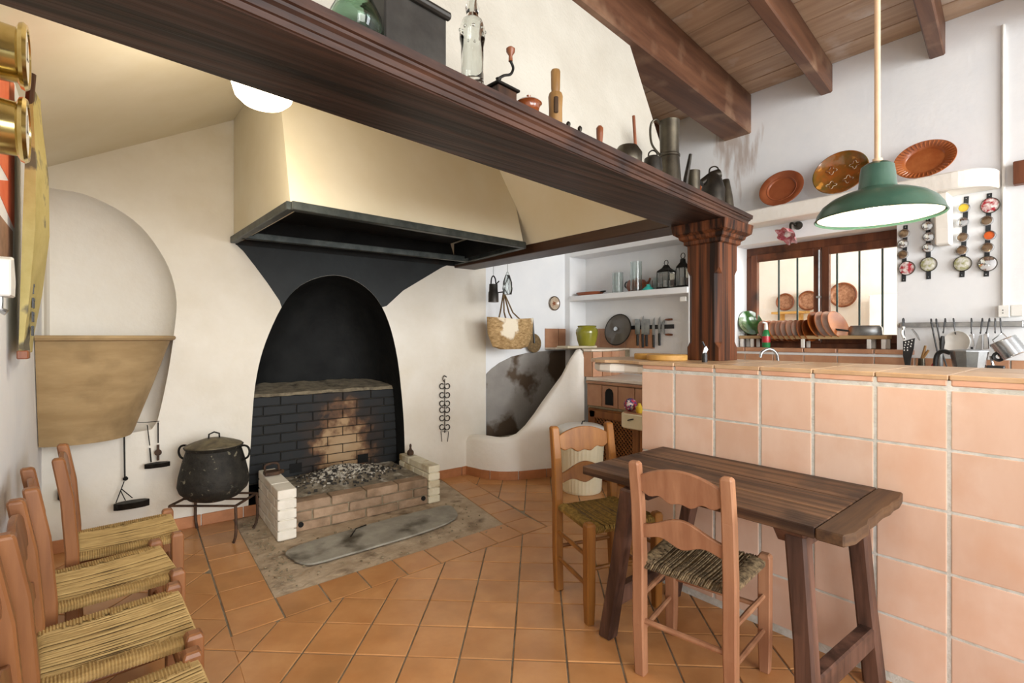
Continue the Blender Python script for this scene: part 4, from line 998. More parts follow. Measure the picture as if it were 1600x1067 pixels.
# ================================================================== SMALL OBJECTS
def mx(px, off):
    """foot point on the mantel top, under pixel column px, off metres out from the inner edge"""
    d = ray(px, 500); d2 = Vector((d.x, d.y)); o = ml(0, off); t = mn.dot(o)/mn.dot(d2)
    return Vector((d.x*t, d.y*t, MTOP)), t
def zy(py, F): return CAMH+(HY-py)/FPX*F
OM = MW*0.80
# green glass demijohn
p, F = mx(556, OM)
r = 44*F/FPX*0.92
dj = thing('glass_demijohn', 'round green glass demijohn on the mantel', 'bottle', p)
part(B().lathe([(0, 0.002), (r*0.55, 0.002), (r*0.8, 0.02), (r, r*0.75), (r*0.98, r*1.15), (r*0.7, r*1.75), (r*0.3, r*2.1), (r*0.22, r*2.5), (r*0.28, r*2.6), (r*0.16, r*2.6), (r*0.15, r*2.1), (r*0.6, r*1.7), (r*0.92, r*1.1), (r*0.92, r*0.75), (r*0.7, 0.03), (0, 0.02)], 36, T(p)), 'body', M_greenglass, dj, smooth=True)
# dark tin box
p, F = mx(650, OM*0.9)
tb = thing('tin_chest', 'dark grey tin chest with rolled lid edge on the mantel', 'box', p, math.atan2(md.y, md.x))
hT = zy(30, F)-MTOP+0.01
part(B().box((-0.03, 0, hT/2+0.004), (0.19, 0.10, hT)), 'body', M_tin, tb, bevel=0.004, local=True)
part(B().tube([(-0.13, -0.055, hT+0.002), (0.07, -0.055, hT+0.002)], 0.012, 10).box((-0.03, 0, hT+0.008), (0.2, 0.115, 0.016)), 'lid', M_tin, tb, bevel=0.003, local=True)
for k in range(5): part(B().box((-0.1+0.035*k, -0.052, 0.006), (0.014, 0.006, 0.008)), 'rivet_tab', M_dark, tb, local=True)
# ornate bottle
p, F = mx(738, OM*1.15)
gb_ = thing('embossed_bottle', 'tall clear embossed glass bottle on the mantel', 'bottle', p)
s_ = F/FPX
hb = (135-58)*s_
part(B().lathe([(0, 0.001), (19*s_, 0.001), (20*s_, 0.012), (18*s_, 0.02), (17.5*s_, hb*0.9), (20*s_, hb*1.05), (20.5*s_, hb*1.25), (16*s_, hb*1.42), (8*s_, hb*1.5), (9*s_, hb*1.56), (11*s_, hb*1.68), (8*s_, hb*1.8), (7*s_, hb*2.1), (8*s_, hb*2.12), (8*s_, hb*2.2), (5*s_, hb*2.2), (5*s_, hb*1.7), (14*s_, hb*1.35), (15.5*s_, hb*0.9), (15.5*s_, 0.03), (0, 0.02)], 28, T(p)), 'body', M_glass, gb_, smooth=True)
for k in range(9):
    a = 2*math.pi*k/9
    part(B().lathe([(0, -0.005), (0.0035, -0.003), (0.0045, 0), (0.0035, 0.003), (0, 0.005)], 8, T(p.x+19.6*s_*math.cos(a), p.y+19.6*s_*math.sin(a), p.z+hb*1.2)), 'glass_bead', M_glass, gb_, smooth=True)
# coffee grinder
p, F = mx(779, OM*0.75)
gr = thing('coffee_grinder', 'small dark wooden coffee grinder with iron crank on the mantel', 'coffee grinder', p, math.atan2(md.y, md.x))
part(B().box((0, 0, 0.05), (0.085, 0.085, 0.10)), 'case', M_grind, gr, bevel=0.003, local=True)
part(B().box((0, 0, 0.104), (0.1, 0.1, 0.008)), 'top_plate', M_iron, gr, bevel=0.002, local=True)
part(B().box((0, -0.045, 0.04), (0.06, 0.006, 0.045)), 'drawer', M_grind, gr, bevel=0.002, local=True)
part(B().lathe([(0, 0), (0.012, 0.002), (0.014, 0.008), (0.006, 0.012), (0, 0.012)], 14, frame((0, -0.048, 0.045), (0, -1, 0))), 'knob', M_brass, gr, smooth=True, local=True)
part(B().lathe([(0.0, 0.108), (0.016, 0.108), (0.012, 0.125), (0.006, 0.135), (0.010, 0.145), (0, 0.15)], 14), 'spindle', M_iron, gr, smooth=True, local=True)
part(B().tube(spline([(0, 0, 0.145), (0.02, -0.005, 0.16), (0.045, -0.01, 0.172), (0.055, -0.012, 0.195), (0.045, -0.01, 0.215)], 5), 0.0045, 8), 'crank', M_iron, gr, smooth=True, local=True)
part(B().lathe([(0, 0), (0.007, 0.0), (0.006, 0.018), (0.014, 0.03), (0.015, 0.04), (0.008, 0.046), (0, 0.046)], 14, T(0.045, -0.01, 0.214)), 'crank_knob', M_wred, gr, smooth=True, local=True)
# wooden-handled tool between chest and bottle
p, F = mx(706, OM*0.5)
tl = thing('handled_tool', 'dark wooden tool handle lying behind the embossed bottle', 'tool', p)
part(B().tube([p+Vector((-0.03, 0, 0.05)), p+Vector((-0.015, 0, 0.052)), p+Vector((0.015, 0, 0.045)), p+Vector((0.05, 0, 0.035))], [0.012, 0.019, 0.011, 0.013], 12), 'grip', M_grind, tl, smooth=True)
part(B().tube([p+Vector((0.05, 0, 0.035)), p+Vector((0.09, 0, 0.03))], [0.013, 0.011], 12).box2((p.x+0.03, p.y-0.012, p.z), (p.x+0.1, p.y+0.012, p.z+0.022)), 'ferrule', M_brass, tl, smooth=True)
# brown jug
p, F = mx(826, OM*0.8); s_ = F/FPX
jg = thing('glazed_pot', 'squat brown glazed pot with small lug on the mantel', 'pot', p)
part(B().lathe([(0, 0), (20*s_, 0.0), (23*s_, 10*s_), (22*s_, 22*s_), (16*s_, 36*s_), (18*s_, 44*s_), (21*s_, 47*s_), (18*s_, 50*s_), (8*s_, 53*s_), (0, 54*s_)], 28, T(p)), 'body', M_glaze, jg, smooth=True)
part(B().lathe([(0, 0), (3*s_, 0), (2.4*s_, 5*s_), (3.4*s_, 8*s_), (0, 10*s_)], 12, T(p.x, p.y, p.z+52*s_)), 'lid_knob', M_glaze, jg, smooth=True)
# turned nutcracker
p, F = mx(868, OM*0.85); s_ = F/FPX
nc = thing('wooden_nutcracker', 'turned olive-wood nutcracker standing upright on the mantel', 'nutcracker', p)
zt = zy(110, F)-MTOP; zm = zt*0.68
part(B().lathe([(0, 0.0), (11*s_, 0.0), (10.5*s_, zm*0.7), (11.5*s_, zm*0.93), (10*s_, zm), (7*s_, zm*1.02), (0, zm*1.02)], 20, T(p)), 'barrel', M_wcarve, nc, smooth=True)
part(B().lathe([(0, zm), (6*s_, zm), (7*s_, zm*1.1), (7.5*s_, zt*0.98), (6.5*s_, zt), (0, zt)], 18, T(p)), 'screw_handle', M_wcarve, nc, smooth=True)
part(B().box((0, 0, 0), (7*s_, 6*s_, zm*0.34), T(p.x-FW.x*9.5*s_, p.y-FW.y*9.5*s_, p.z+zm*0.72) @ RZ(YAW-math.pi/2)), 'slot', pm('slot_dark', '#3a2612', '#4a3218', 9, 0.8), nc, bevel=0.004)
# little screws
for px_, hh_ in ((888, 16), (906, 12)):
    p, F = mx(px_, OM*1.1); s_ = F/FPX; h_ = zy(190 if px_ == 888 else 197, F)-MTOP
    solo(B().lathe([(0, 0), (4*s_, 0), (2*s_, h_*0.3), (1.6*s_, h_*0.6), (3.6*s_, h_*0.8), (3.6*s_, h_*0.9), (1.5*s_, h_), (0, h_)], 12, T(p)), 'pastry_stamp', M_pewter2, 'tiny dark metal stamp on the mantel, '+('left' if px_ == 888 else 'right')+' one of two beside the nutcracker', 'stamp', p, smooth=True)
# pestle
p, F = mx(937, OM); s_ = F/FPX; h_ = zy(197, F)-MTOP
solo(B().lathe([(0, 0), (5*s_, 0), (4*s_, h_*0.35), (5.4*s_, h_*0.75), (5.5*s_, h_*0.93), (3*s_, h_), (0, h_)], 16, T(p)), 'wooden_pestle', M_wred, 'small reddish wooden pestle upright on the mantel', 'pestle', p, smooth=True)
# copper ladle pot with stick
p, F = mx(981, OM*0.8); s_ = F/FPX; zt = zy(228, F)-MTOP
lp_ = thing('handled_bowl', 'dark copper bowl with upright wooden stick handle on the mantel', 'bowl', p)
part(B().lathe([(0, 0), (14*s_, 0.0), (21*s_, zt*0.4), (22*s_, zt*0.75), (15*s_, zt*0.97), (0, zt)], 28, T(p)), 'body', M_pewter, lp_, smooth=True)
q = p+Vector((RT.x, RT.y, 0))*13*s_
part(B().tube([q+Vector((0, 0, zt*0.6)), Vector((p.x+RT.x*9*s_, p.y+RT.y*9*s_, zy(181, F)))], [0.007, 0.0065], 8), 'handle', M_wred, lp_, smooth=True)
# small pot with loop handle
p, F = mx(1020, OM*0.95); s_ = F/FPX; zt = zy(244, F)-MTOP
sp2 = thing('small_kettle', 'small dark metal pot with loop handle beside the tall jug', 'pot', p)
part(B().lathe([(0, 0), (13*s_, 0), (15*s_, zt*0.5), (13*s_, zt*0.9), (7*s_, zt), (0, zt)], 24, T(p)), 'body', M_pewter2, sp2, smooth=True)
part(B().tube(spline([Vector((p.x+RT.x*a*s_, p.y+RT.y*a*s_, p.z+zt*0.93+b_*s_)) for a, b_ in ((-7, 0), (-6, 8), (0, 12), (6, 8), (7, 0))], 4), 0.0035, 6), 'handle', M_pewter2, sp2, smooth=True)
# tall pewter jug
p, F = mx(1046, OM*0.8); s_ = F/FPX; zt = zy(190, F)-MTOP
tj = thing('pewter_jug', 'tall dark pewter measuring jug with side handle on the mantel', 'jug', p)
part(B().lathe([(0, 0), (19*s_, 0), (15.5*s_, zt*0.42), (15*s_, zt*0.5), (16*s_, zt*0.51), (16*s_, zt*0.535), (14.5*s_, zt*0.55), (15*s_, zt*0.97), (15.5*s_, zt), (13.5*s_, zt), (13*s_, zt*0.6), (0, zt*0.58)], 30, T(p)), 'body', M_pewter, tj, smooth=True)
part(B().tube(spline([Vector((p.x+RT.x*a*s_, p.y+RT.y*a*s_, p.z+zt*z)) for a, z in ((-13, 0.95), (-20, 1.03), (-28, 0.98), (-30, 0.85), (-27, 0.68), (-15, 0.54))], 5), 0.0055, 8), 'handle', M_pewter, tj, smooth=True)
# upright dark peg
p, F = mx(1069, OM); s_ = F/FPX; zt = zy(241, F)-MTOP
solo(B().tube([p, p+Vector((RT.x*3*s_, RT.y*3*s_, zt*0.4)), p+Vector((RT.x*10*s_, RT.y*10*s_, zt))], [4.5*s_, 4*s_, 2.6*s_], 8), 'metal_spike', M_pewter2, 'slanting dark metal spike standing between the tall jug and the mug', 'spike', p, smooth=True)
# mug
p, F = mx(1082, OM*0.9); s_ = F/FPX; zt = zy(268, F)-MTOP
solo(B().lathe([(0, 0), (11*s_, 0), (11.5*s_, zt), (10.5*s_, zt), (10*s_, 0.01), (0, 0.01)], 24, T(p)), 'metal_mug', M_pewter, 'small dark metal mug on the mantel left of the oil can', 'mug', p, smooth=True)
# oil cans at the end
p, F = mx(1114, OM*0.95); s_ = F/FPX; zt = zy(262, F)-MTOP
oc = thing('oil_can', 'old dark oil can with angled body at the right end of the mantel', 'oil can', p)
part(B().lathe([(0, 0), (17*s_, 0), (18*s_, zt*0.45), (13*s_, zt*0.72), (7*s_, zt*0.85), (0, zt*0.86)], 26, T(p)), 'body', M_pewter2, oc, smooth=True)
part(B().tube([p+Vector((-RT.x*18*s_, -RT.y*18*s_, zt*0.62)), p+Vector((0, 0, zt*0.80)), p+Vector((RT.x*10*s_, RT.y*10*s_, zt*0.85))], [6*s_, 8*s_, 8*s_], 12), 'neck', M_pewter2, oc, smooth=True)
part(B().tube(spline([p+Vector((RT.x*a*s_, RT.y*a*s_, zt*z)) for a, z in ((-6, 0.8), (-5, 0.97), (2, 1.03), (8, 0.98), (9, 0.8))], 4), 0.004, 6), 'handle', M_pewter2, oc, smooth=True)
p2, F = mx(1134, OM*1.05)
solo(B().lathe([(0, 0), (13*s_, 0), (10*s_, zt*0.4), (6*s_, zt*0.75), (5*s_, zt*0.8), (0, zt*0.8)], 22, T(p2)), 'tin_funnel', M_pewter, 'conical dark tin funnel beside the oil can', 'funnel', p2, smooth=True)
p, F = mx(1140, OM*0.35); p.x = min(p.x, 2.755); s_ = F/FPX; zt = zy(305, F)-MTOP
solo(B().lathe([(0, 0), (5*s_, 0), (10*s_, zt*0.4), (10*s_, zt*0.65), (5*s_, zt*0.95), (0, zt)], 22, T(p)), 'copper_pot', M_copper, 'little copper pot at the far right end of the mantel', 'pot', p, smooth=True)

# ---- back wall things
orn = thing('iron_wall_ornament', 'black wrought-iron scroll hanger on the wall right of the fireplace', 'wall ornament', bw(uvB(695, 690)[0], uvB(695, 690)[1], 0.02))
def bwp(px_, py_, d): u, z = uvB(px_, py_, d); return bw(u, z, d)
part(B().tube([bwp(695, 592, 0.02), bwp(695, 676, 0.02)], 0.004, 6), 'stem', M_iron, orn)
part(B().tube(spline([bwp(694, 596, 0.02), bwp(692, 592, 0.02), bwp(694, 587, 0.02), bwp(698, 589, 0.02)], 4), 0.004, 6), 'hook', M_iron, orn)
for cy in (603, 617, 630, 640, 653, 667):
    for s in (-1, 1):
        c = bwp(695+s*4.2, cy, 0.02); pts = []
        for k in range(13):
            a = k/12*1.75*math.pi+(math.pi if s > 0 else 0); rr = 0.028*(1-0.3*k/12)
            pts.append(Vector((c.x+BE.x*rr*math.cos(a*s), c.y+BE.y*rr*math.cos(a*s), c.z+rr*math.sin(a*s))))
        part(B().tube(pts, 0.0042, 5), 'scroll', M_iron, orn)
for s in (-1, 1): part(B().tube([bwp(695, 674, 0.02), bwp(695+s*6, 674, 0.02), bwp(695+s*4.5, 690, 0.02)], 0.003, 5), 'prong', M_iron, orn)
# hanging oil lamps under the basin
wire = thing('hanging_wire', 'thin iron wire strung below the clay basin', 'wire', bwp(225, 660, 0.03))
part(B().tube([bwp(200, 659, 0.05), bwp(225, 660, 0.035), bwp(249, 658, 0.02)], 0.0022, 5), 'strand', M_iron, wire)
def boat(c, hw, h_, ax, mat, par):
    ax = Vector((ax[0], ax[1], 0)).normalized(); nn = Vector((-ax.y, ax.x, 0)); rings = []
    for k in range(9):
        q = -1+2*k/8; wv = 0.45*hw*math.sqrt(max(0.02, 1-q*q)); sx_ = hw*q
        base_ = c+ax*sx_
        rings.append([base_-nn*wv+Vector((0, 0, h_*0.5)), base_-nn*wv*0.6+Vector((0, 0, -h_*0.4)), base_+nn*wv*0.6+Vector((0, 0, -h_*0.4)), base_+nn*wv+Vector((0, 0, h_*0.5))])
    return part(B().loft(rings), 'pan', mat, par, bevel=0.002)
la = thing('hanging_oil_lamp', 'boat-shaped black iron oil lamp hanging lowest under the basin', 'oil lamp', bwp(208, 795, 0.05))
part(B().tube([bwp(194, 673, 0.04), bwp(195, 745, 0.04)], 0.0045, 6).tube([bwp(186, 674, 0.06), bwp(196, 671, 0.04)], 0.003, 5), 'hanging_rod', M_iron, la)
part(B().lathe([(0, -0.014), (0.013, -0.006), (0.014, 0.004), (0.006, 0.014), (0, 0.014)], 12, T(bwp(196, 748, 0.04))), 'swivel', M_iron, la, smooth=True)
part(B().tube([bwp(194, 752, 0.04), bwp(181, 786, 0.05)], 0.003, 5).tube([bwp(190, 764, 0.045), bwp(207, 778, 0.05)], 0.0028, 5).tube([bwp(188, 766, 0.045), bwp(196, 782, 0.05)], 0.0028, 5), 'bail', M_iron, la)
boat(bwp(206, 789, 0.06), 0.088, 0.045, BE, M_iron, la)
lb_ = thing('hanging_oil_lamp', 'two-spouted iron oil lamp hanging from the wire beside the cauldron', 'oil lamp', bwp(246, 730, 0.04))
part(B().tube([bwp(230, 664, 0.03), bwp(234, 696, 0.03)], 0.003, 5).tube([bwp(247, 660, 0.03), bwp(247, 692, 0.03)], 0.004, 5).tube([bwp(234, 700, 0.03), bwp(236, 722, 0.035)], 0.0045, 5), 'hanging_rod', M_iron, lb_)
part(B().box((0, 0, 0), (0.014, 0.006, 0.10), T(bwp(247, 707, 0.03)) @ RZ(ang)).lathe([(0, -0.004), (0.02, -0.004), (0.02, 0.004), (0, 0.004)], 12, frame(bwp(247, 707, 0.03), (BN.x, BN.y, 0))), 'bracket', M_rust, lb_)
boat(bwp(246, 727, 0.06), 0.066, 0.032, BE, M_iron, lb_)
lc = thing('hanging_hook', 'small iron ladle hook hanging under the left of the basin', 'hook', bwp(97, 735, 0.03))
part(B().tube([bwp(88, 690, 0.04), bwp(98, 728, 0.04)], 0.0035, 5), 'hanging_rod', M_iron, lc)
part(B().lathe([(0, -0.01), (0.016, -0.004), (0.018, 0.006), (0, 0.004)], 12, T(bwp(95, 733, 0.04))), 'cup', M_rust, lc, smooth=True)
ld = thing('iron_clamp', 'dark iron block hanging on the wall behind the farthest wall chair', 'clamp', bwp(104, 785, 0.03))
part(B().box((0, 0, 0), (0.075, 0.05, 0.07), T(bwp(104, 771, 0.03)) @ RZ(ang)), 'block', M_pewter2, ld, bevel=0.01)
part(B().lathe([(0, 0), (0.012, 0), (0.012, 0.02), (0, 0.02)], 12, frame(bwp(99, 771, 0.055), (BN.x, BN.y, 0))), 'bolt', M_rust, ld, smooth=True)
# flat iron and small bottle on the hearth walls
fi = thing('flat_iron', 'rusty old flat iron on the left white hearth wall', 'flat iron', bw(1.18, 0.318, 0.22))
Mi = T(bw(1.18, 0.318, 0.20)) @ RZ(ang)
part(B().prism([(-0.055, -0.035), (0.03, -0.04), (0.075, 0), (0.03, 0.04), (-0.055, 0.035)], 0.025, Mi), 'sole', M_rust, fi, bevel=0.004)
part(B().tube(spline([Mi @ Vector(q) for q in ((-0.045, 0, 0.02), (-0.05, 0, 0.06), (-0.02, 0, 0.075), (0.03, 0, 0.07), (0.04, 0, 0.02))], 4), 0.008, 8), 'handle', M_rust, fi, smooth=True)
solo(B().lathe([(0, 0), (0.024, 0), (0.028, 0.012), (0.026, 0.03), (0.012, 0.045), (0.008, 0.06), (0.010, 0.075), (0.006, 0.09), (0, 0.09)], 16, T(bw(2.235, 0.288, 0.13))), 'iron_finial', M_rust, 'small rusty iron finial on the right hearth wall', 'finial', bw(2.235, 0.288, 0.13), smooth=True)
solo(B().tube([onZ(548, 838, 0.024), onZ(556, 826, 0.03), onZ(572, 820, 0.026)], 0.004, 6), 'iron_poker', M_iron, 'small bent iron hook lying on the hearth slab', 'hook', onZ(556, 828, 0.022))

# ---- left wall things
def lwall(px_, py_, X=LX+0.01): return onX(px_, py_, X)
# brass ship instruments on a mahogany board
def instrument(py_, lab):
    p = Vector((LX+0.004, 2.0, zy(py_, FW.dot(Vector((LX+0.05, 2.0))))))
    t = thing('brass_instrument', lab, 'instrument', p, 0, 'brass instruments on the left wall')
    M_ = frame(p, (1, 0, 0))
    part(B().lathe([(0, 0), (0.098, 0), (0.098, 0.006), (0.078, 0.012), (0.074, 0.06), (0.088, 0.066), (0.092, 0.075), (0.086, 0.083), (0.076, 0.083), (0.074, 0.077), (0, 0.077)], 40, M_), 'case', M_brass, t, smooth=True)
    part(B().lathe([(0, 0.078), (0.0745, 0.078), (0.0745, 0.079), (0, 0.079)], 36, M_), 'dial', M_whitep, t)
    part(B().box((0, 0.02, 0.0805), (0.004, 0.05, 0.001), M_).box((0.012, 0, 0.0805), (0.03, 0.004, 0.001), M_), 'hands', M_dark, t)
instrument(84, 'upper round brass instrument on the left wall'); instrument(200, 'lower round brass instrument on the left wall')
def wallboard(y0, y1, z0, z1, x0, x1, mat, name, lab, cat, bev=0.002):
    return solo(B().box2((LX+x0, y0, z0), (LX+x1, y1, z1)), name, mat, lab, cat, (LX+x0, (y0+y1)/2, z0), bevel=bev)
mb = thing('mahogany_frame', 'dark maroon moulded frame at the left image edge', 'frame', (LX+0.01, 1.58, 1.60))
part(B().box2((LX+0.004, 1.52, 1.675), (LX+0.045, 1.64, 2.18)), 'upright', M_maroon, mb, bevel=0.006)
part(B().loft([[(LX+0.004, 1.51-g, z), (LX+0.045+g, 1.51-g, z), (LX+0.045+g, 1.65+g, z), (LX+0.004, 1.65+g, z)] for g, z in ((0.0, 1.60), (0.014, 1.615), (0.016, 1.63), (0.004, 1.64), (0.012, 1.655), (0.0, 1.675))]), 'moulding', M_maroon, mb)
po = thing('wall_poster', 'orange and white poster pinned on the left wall', 'poster', (LX+0.003, 2.25, 1.3))
part(B().box2((LX+0.001, 1.80, 1.48), (LX+0.004, 2.60, 2.20)), 'sheet', M_paper, po)
part(B().box2((LX+0.004, 2.15, 1.80), (LX+0.0055, 2.60, 2.19)), 'orange_field', M_porange, po)
part(B().prism([(2.1, 1.72), (2.6, 1.66), (2.6, 1.80), (2.45, 1.80)], 0.0015, Matrix(((0, 0, 1, LX+0.004), (1, 0, 0, 0), (0, 1, 0, 0), (0, 0, 0, 1)))), 'orange_corner', M_porange, po)
part(B().box2((LX+0.004, 2.2, 1.50), (LX+0.0055, 2.55, 1.64)), 'brown_picture', M_pbrown, po)
# painted wooden sign, tilted off the wall
sg = thing('painted_sign', 'tall yellow-green painted wooden sign board with dark lettering on the left wall', 'sign', (LX+0.03, 2.6, 1.2))
rings = []
zs = [1.20, 1.232, 1.42, 1.645, 1.87, 2.06, 2.14, 2.16]
for k, z in enumerate(zs):
    q = (z-1.20)/0.96; wv = [0.17, 0.19, 0.20, 0.205, 0.20, 0.19, 0.15, 0.09][k]; th = 0.014+0.045*math.sin(math.pi*min(max(q, 0.05), 0.95))
    xo = LX+0.030+0.024*q; yc = 2.62
    rings.append([(xo, yc-wv, z), (xo+th*0.55, yc-wv, z), (xo+th, yc, z), (xo+th*0.5, yc+wv, z), (xo, yc+wv, z)])
part(B().loft(rings), 'board', M_panel, sg, smooth=False)
part(B().tube([(LX+0.05, 2.45, 1.98), (LX+0.062, 2.45, 2.19)], 0.012, 8), 'upper_rod', M_grind, sg)
sgl = [(1.28, 'o'), (1.33, 'i'), (1.38, 'n'), (1.43, 'm'), (1.50, 's'), (1.58, '-'), (1.66, 'd')]
for z, ch in sgl:
    for a, h_ in ((0, 0.022), (0.05, 0.022)):
        part(B().box((LX+0.060+0.02*(z-1.2), 2.47+a*0.8, z), (0.004, 0.014, 0.036)), 'painted_stroke', M_dark, sg)
    part(B().box((LX+0.062+0.02*(z-1.2), 2.49, z+0.012), (0.003, 0.045, 0.01)), 'painted_stroke', M_dark, sg)
part(B().box2((LX+0.025, 2.43, 1.18), (LX+0.055, 2.50, 1.21)), 'end_block', M_wred, sg, bevel=0.003)
wb = thing('white_bracket', 'white plastic dispenser bracket with metal tap on the left wall', 'bracket', (LX+0.002, 1.98, 1.33))
part(B().prism([(-0.05, 0), (0.05, 0), (0.065, 0.05), (0.02, 0.115), (-0.05, 0.10)], 0.055, frame((LX+0.002, 1.98, 1.37), (1, 0, 0))), 'housing', M_whitep, wb, bevel=0.004)
part(B().tube([(LX+0.03, 1.97, 1.372), (LX+0.03, 1.97, 1.335), (LX+0.045, 1.97, 1.325)], 0.009, 8), 'tap', M_steel, wb, smooth=True)

# ---- kitchen corner things
# wires and hanging tin from the arm of the mantel
def hangat(px_, py_): return onZ(px_, py_, MZ-0.001)
h = hangat(771, 416.5); F = FW.dot(Vector((h.x, h.y))); s_ = F/FPX
ht = thing('hanging_tin_lamp', 'grey tin miner lamp hanging by a wire from the mantel arm', 'lamp', (h.x, h.y, zy(472, F)))
part(B().lathe([(0, 0), (8.2*s_, 0), (8*s_, 15*s_), (7*s_, 17*s_), (6.6*s_, 28*s_), (0, 28.5*s_)], 22, T(h.x, h.y, zy(472, F))), 'body', M_tin, ht, smooth=True)
part(B().tube(spline([Vector((h.x+RT.x*a*s_, h.y+RT.y*a*s_, zy(b_, F))) for a, b_ in ((-4, 445), (-3, 435), (0, 431), (3, 436), (4, 443), (7, 441), (9, 439))], 3), 0.006, 6), 'bail', M_iron, ht)
part(B().tube([(h.x, h.y, zy(432, F)), (h.x, h.y, MZ)], 0.002, 5), 'wire', M_iron, ht)
h = hangat(793, 413); F = FW.dot(Vector((h.x, h.y))); s_ = F/FPX
hg = thing('hanging_mesh_bulb', 'wire-meshed glass bulb hanging by a cord from the mantel arm', 'lamp', (h.x, h.y, zy(461, F)))
part(B().lathe([(0, 0), (6*s_, 1*s_), (7.5*s_, 10*s_), (6.5*s_, 20*s_), (3*s_, 31*s_), (1.5*s_, 36*s_), (0, 36*s_)], 20, T(h.x, h.y, zy(461, F))), 'glass', M_frost, hg, smooth=True)
mesh_b = B()
for k in range(8):
    a = 2*math.pi*k/8
    for s in (-1, 1):
        mesh_b.tube([(h.x+r_*s_*math.cos(a+s*z_*0.03), h.y+r_*s_*math.sin(a+s*z_*0.03), zy(461, F)+z_*s_) for r_, z_ in ((6.2, 1), (7.8, 10), (6.9, 20), (3.4, 31))], 0.0018, 4)
part(mesh_b, 'wire_mesh', M_iron, hg, kind='stuff')
part(B().tube([(h.x, h.y, zy(426, F)), (h.x, h.y, MZ)], 0.0018, 5), 'cord', M_iron, hg)
# straw basket on the wall
bs_ = thing('straw_basket', 'frayed straw shopping basket hanging by long handles on the wall', 'basket', bwp(797, 545, 0.0))
Fb = 4.62; s_ = Fb/FPX; c = atF(798, 521, Fb-0.09); ax = Vector((BE.x, BE.y, 0)); nn = Vector((BN.x, BN.y, 0))
rings = []
for z, a, b_ in ((-24, 15, 0.03), (-20, 26, 0.045), (0, 33, 0.07), (22, 34, 0.075)):
    rings.append([c+ax*(a*s_*math.cos(t))*1.28+nn*(b_*math.sin(t))+Vector((0, 0, z*s_+(0.015*abs(math.cos(t)) if z > 20 else 0))) for t in [2*math.pi*k/28 for k in range(28)]])
bb_ = B().loft(rings, caps=False); bb_.f.append(tuple(range(28)))
part(bb_, 'body', M_basket, bs_, smooth=True)
hk = atF(787, 456, Fb-0.02)
for s in (-1, 1):
    for a in (-16, 12):
        part(B().tube([c+ax*a*s_+nn*0.06*s+Vector((0, 0, 20*s_)), c.lerp(hk, 0.5)+ax*a*0.6*s_+nn*0.03*s, hk], 0.007, 6), 'handle', M_wicker, bs_, smooth=True)
part(B().tube([hk, hk-nn*0.1], 0.006, 6), 'peg', M_iron, bs_)
# wicker skimmer
sk = thing('wicker_skimmer', 'round wicker skimmer with black handle hanging beside the basket', 'skimmer', bwp(833, 552, -0.04))
cs = bwp(833, 536, -0.03)
part(B().lathe([(0, 0), (0.09, 0.004), (0.098, 0.012), (0.09, 0.018), (0, 0.012)], 26, frame(cs, (BN.x, BN.y, 0.1))), 'disc', M_wicker, sk, smooth=True)
part(B().tube([cs+nn*0.02, bwp(832, 497, -0.035)], 0.009, 8), 'handle', M_dark, sk, smooth=True)
# small painted plate on the wall
wp = bwp(865, 474, -0.058)
pt = thing('wall_plate', 'small brown and cream painted plate hung on the white wall', 'plate', wp)
Mw = frame(wp, (BN.x, BN.y, 0))
part(B().lathe([(0, 0.008), (0.035, 0.006), (0.04, 0.010), (0.072, 0.02), (0.076, 0.018), (0.04, 0.0), (0, 0)], 30, Mw), 'dish', pm('cream_dish', '#cdbfa6', '#b89a80', 16, 0.3, coat=0.4), pt, smooth=True)
part(B().lathe([(0.066, 0.0195), (0.072, 0.0215), (0.0755, 0.0205)], 30, Mw), 'rim_band', M_grind, pt, smooth=True)
part(B().prism([(0.026*math.cos(k*math.pi/5)*(1 if k % 2 else 0.55), 0.026*math.sin(k*math.pi/5)*(1 if k % 2 else 0.55)) for k in range(10)], 0.002, Mw, 0.008), 'motif', M_wred, pt)
# olive jar on a board
jb = onZ(918, 536, 1.165)
jb = Vector((3.80, 3.34, 1.147)); Fj = FW.dot(Vector((jb.x, jb.y)))
jb = atF(917, 500, 4.98); jb.z = 1.147; s_ = 4.98/FPX
solo(B().box((0, 0, 0.012), (0.40, 0.16, 0.02), T(jb.x-0.10, jb.y+0.04, 1.147) @ RZ(-0.05)), 'jar_board', pm('board_cream', '#c9bca0', '#dcd0b6', 8, 0.6), 'thin pale board under the olive jar', 'board', (jb.x-0.05, jb.y, 1.147), bevel=0.003)
jb = jb+Vector((0, 0, 0.0225))
solo(B().lathe([(0, 0), (12.5*s_, 0), (15*s_, 8*s_), (17.3*s_, 20*s_), (17*s_, 25*s_), (14*s_, 29*s_), (15*s_, 31*s_), (14*s_, 31.5*s_), (12.5*s_, 29*s_), (12*s_, 4*s_), (0, 3*s_)], 32, T(jb)), 'glazed_jar', M_olive, 'olive-green glazed jar on the corner platform', 'jar', jb, smooth=True)
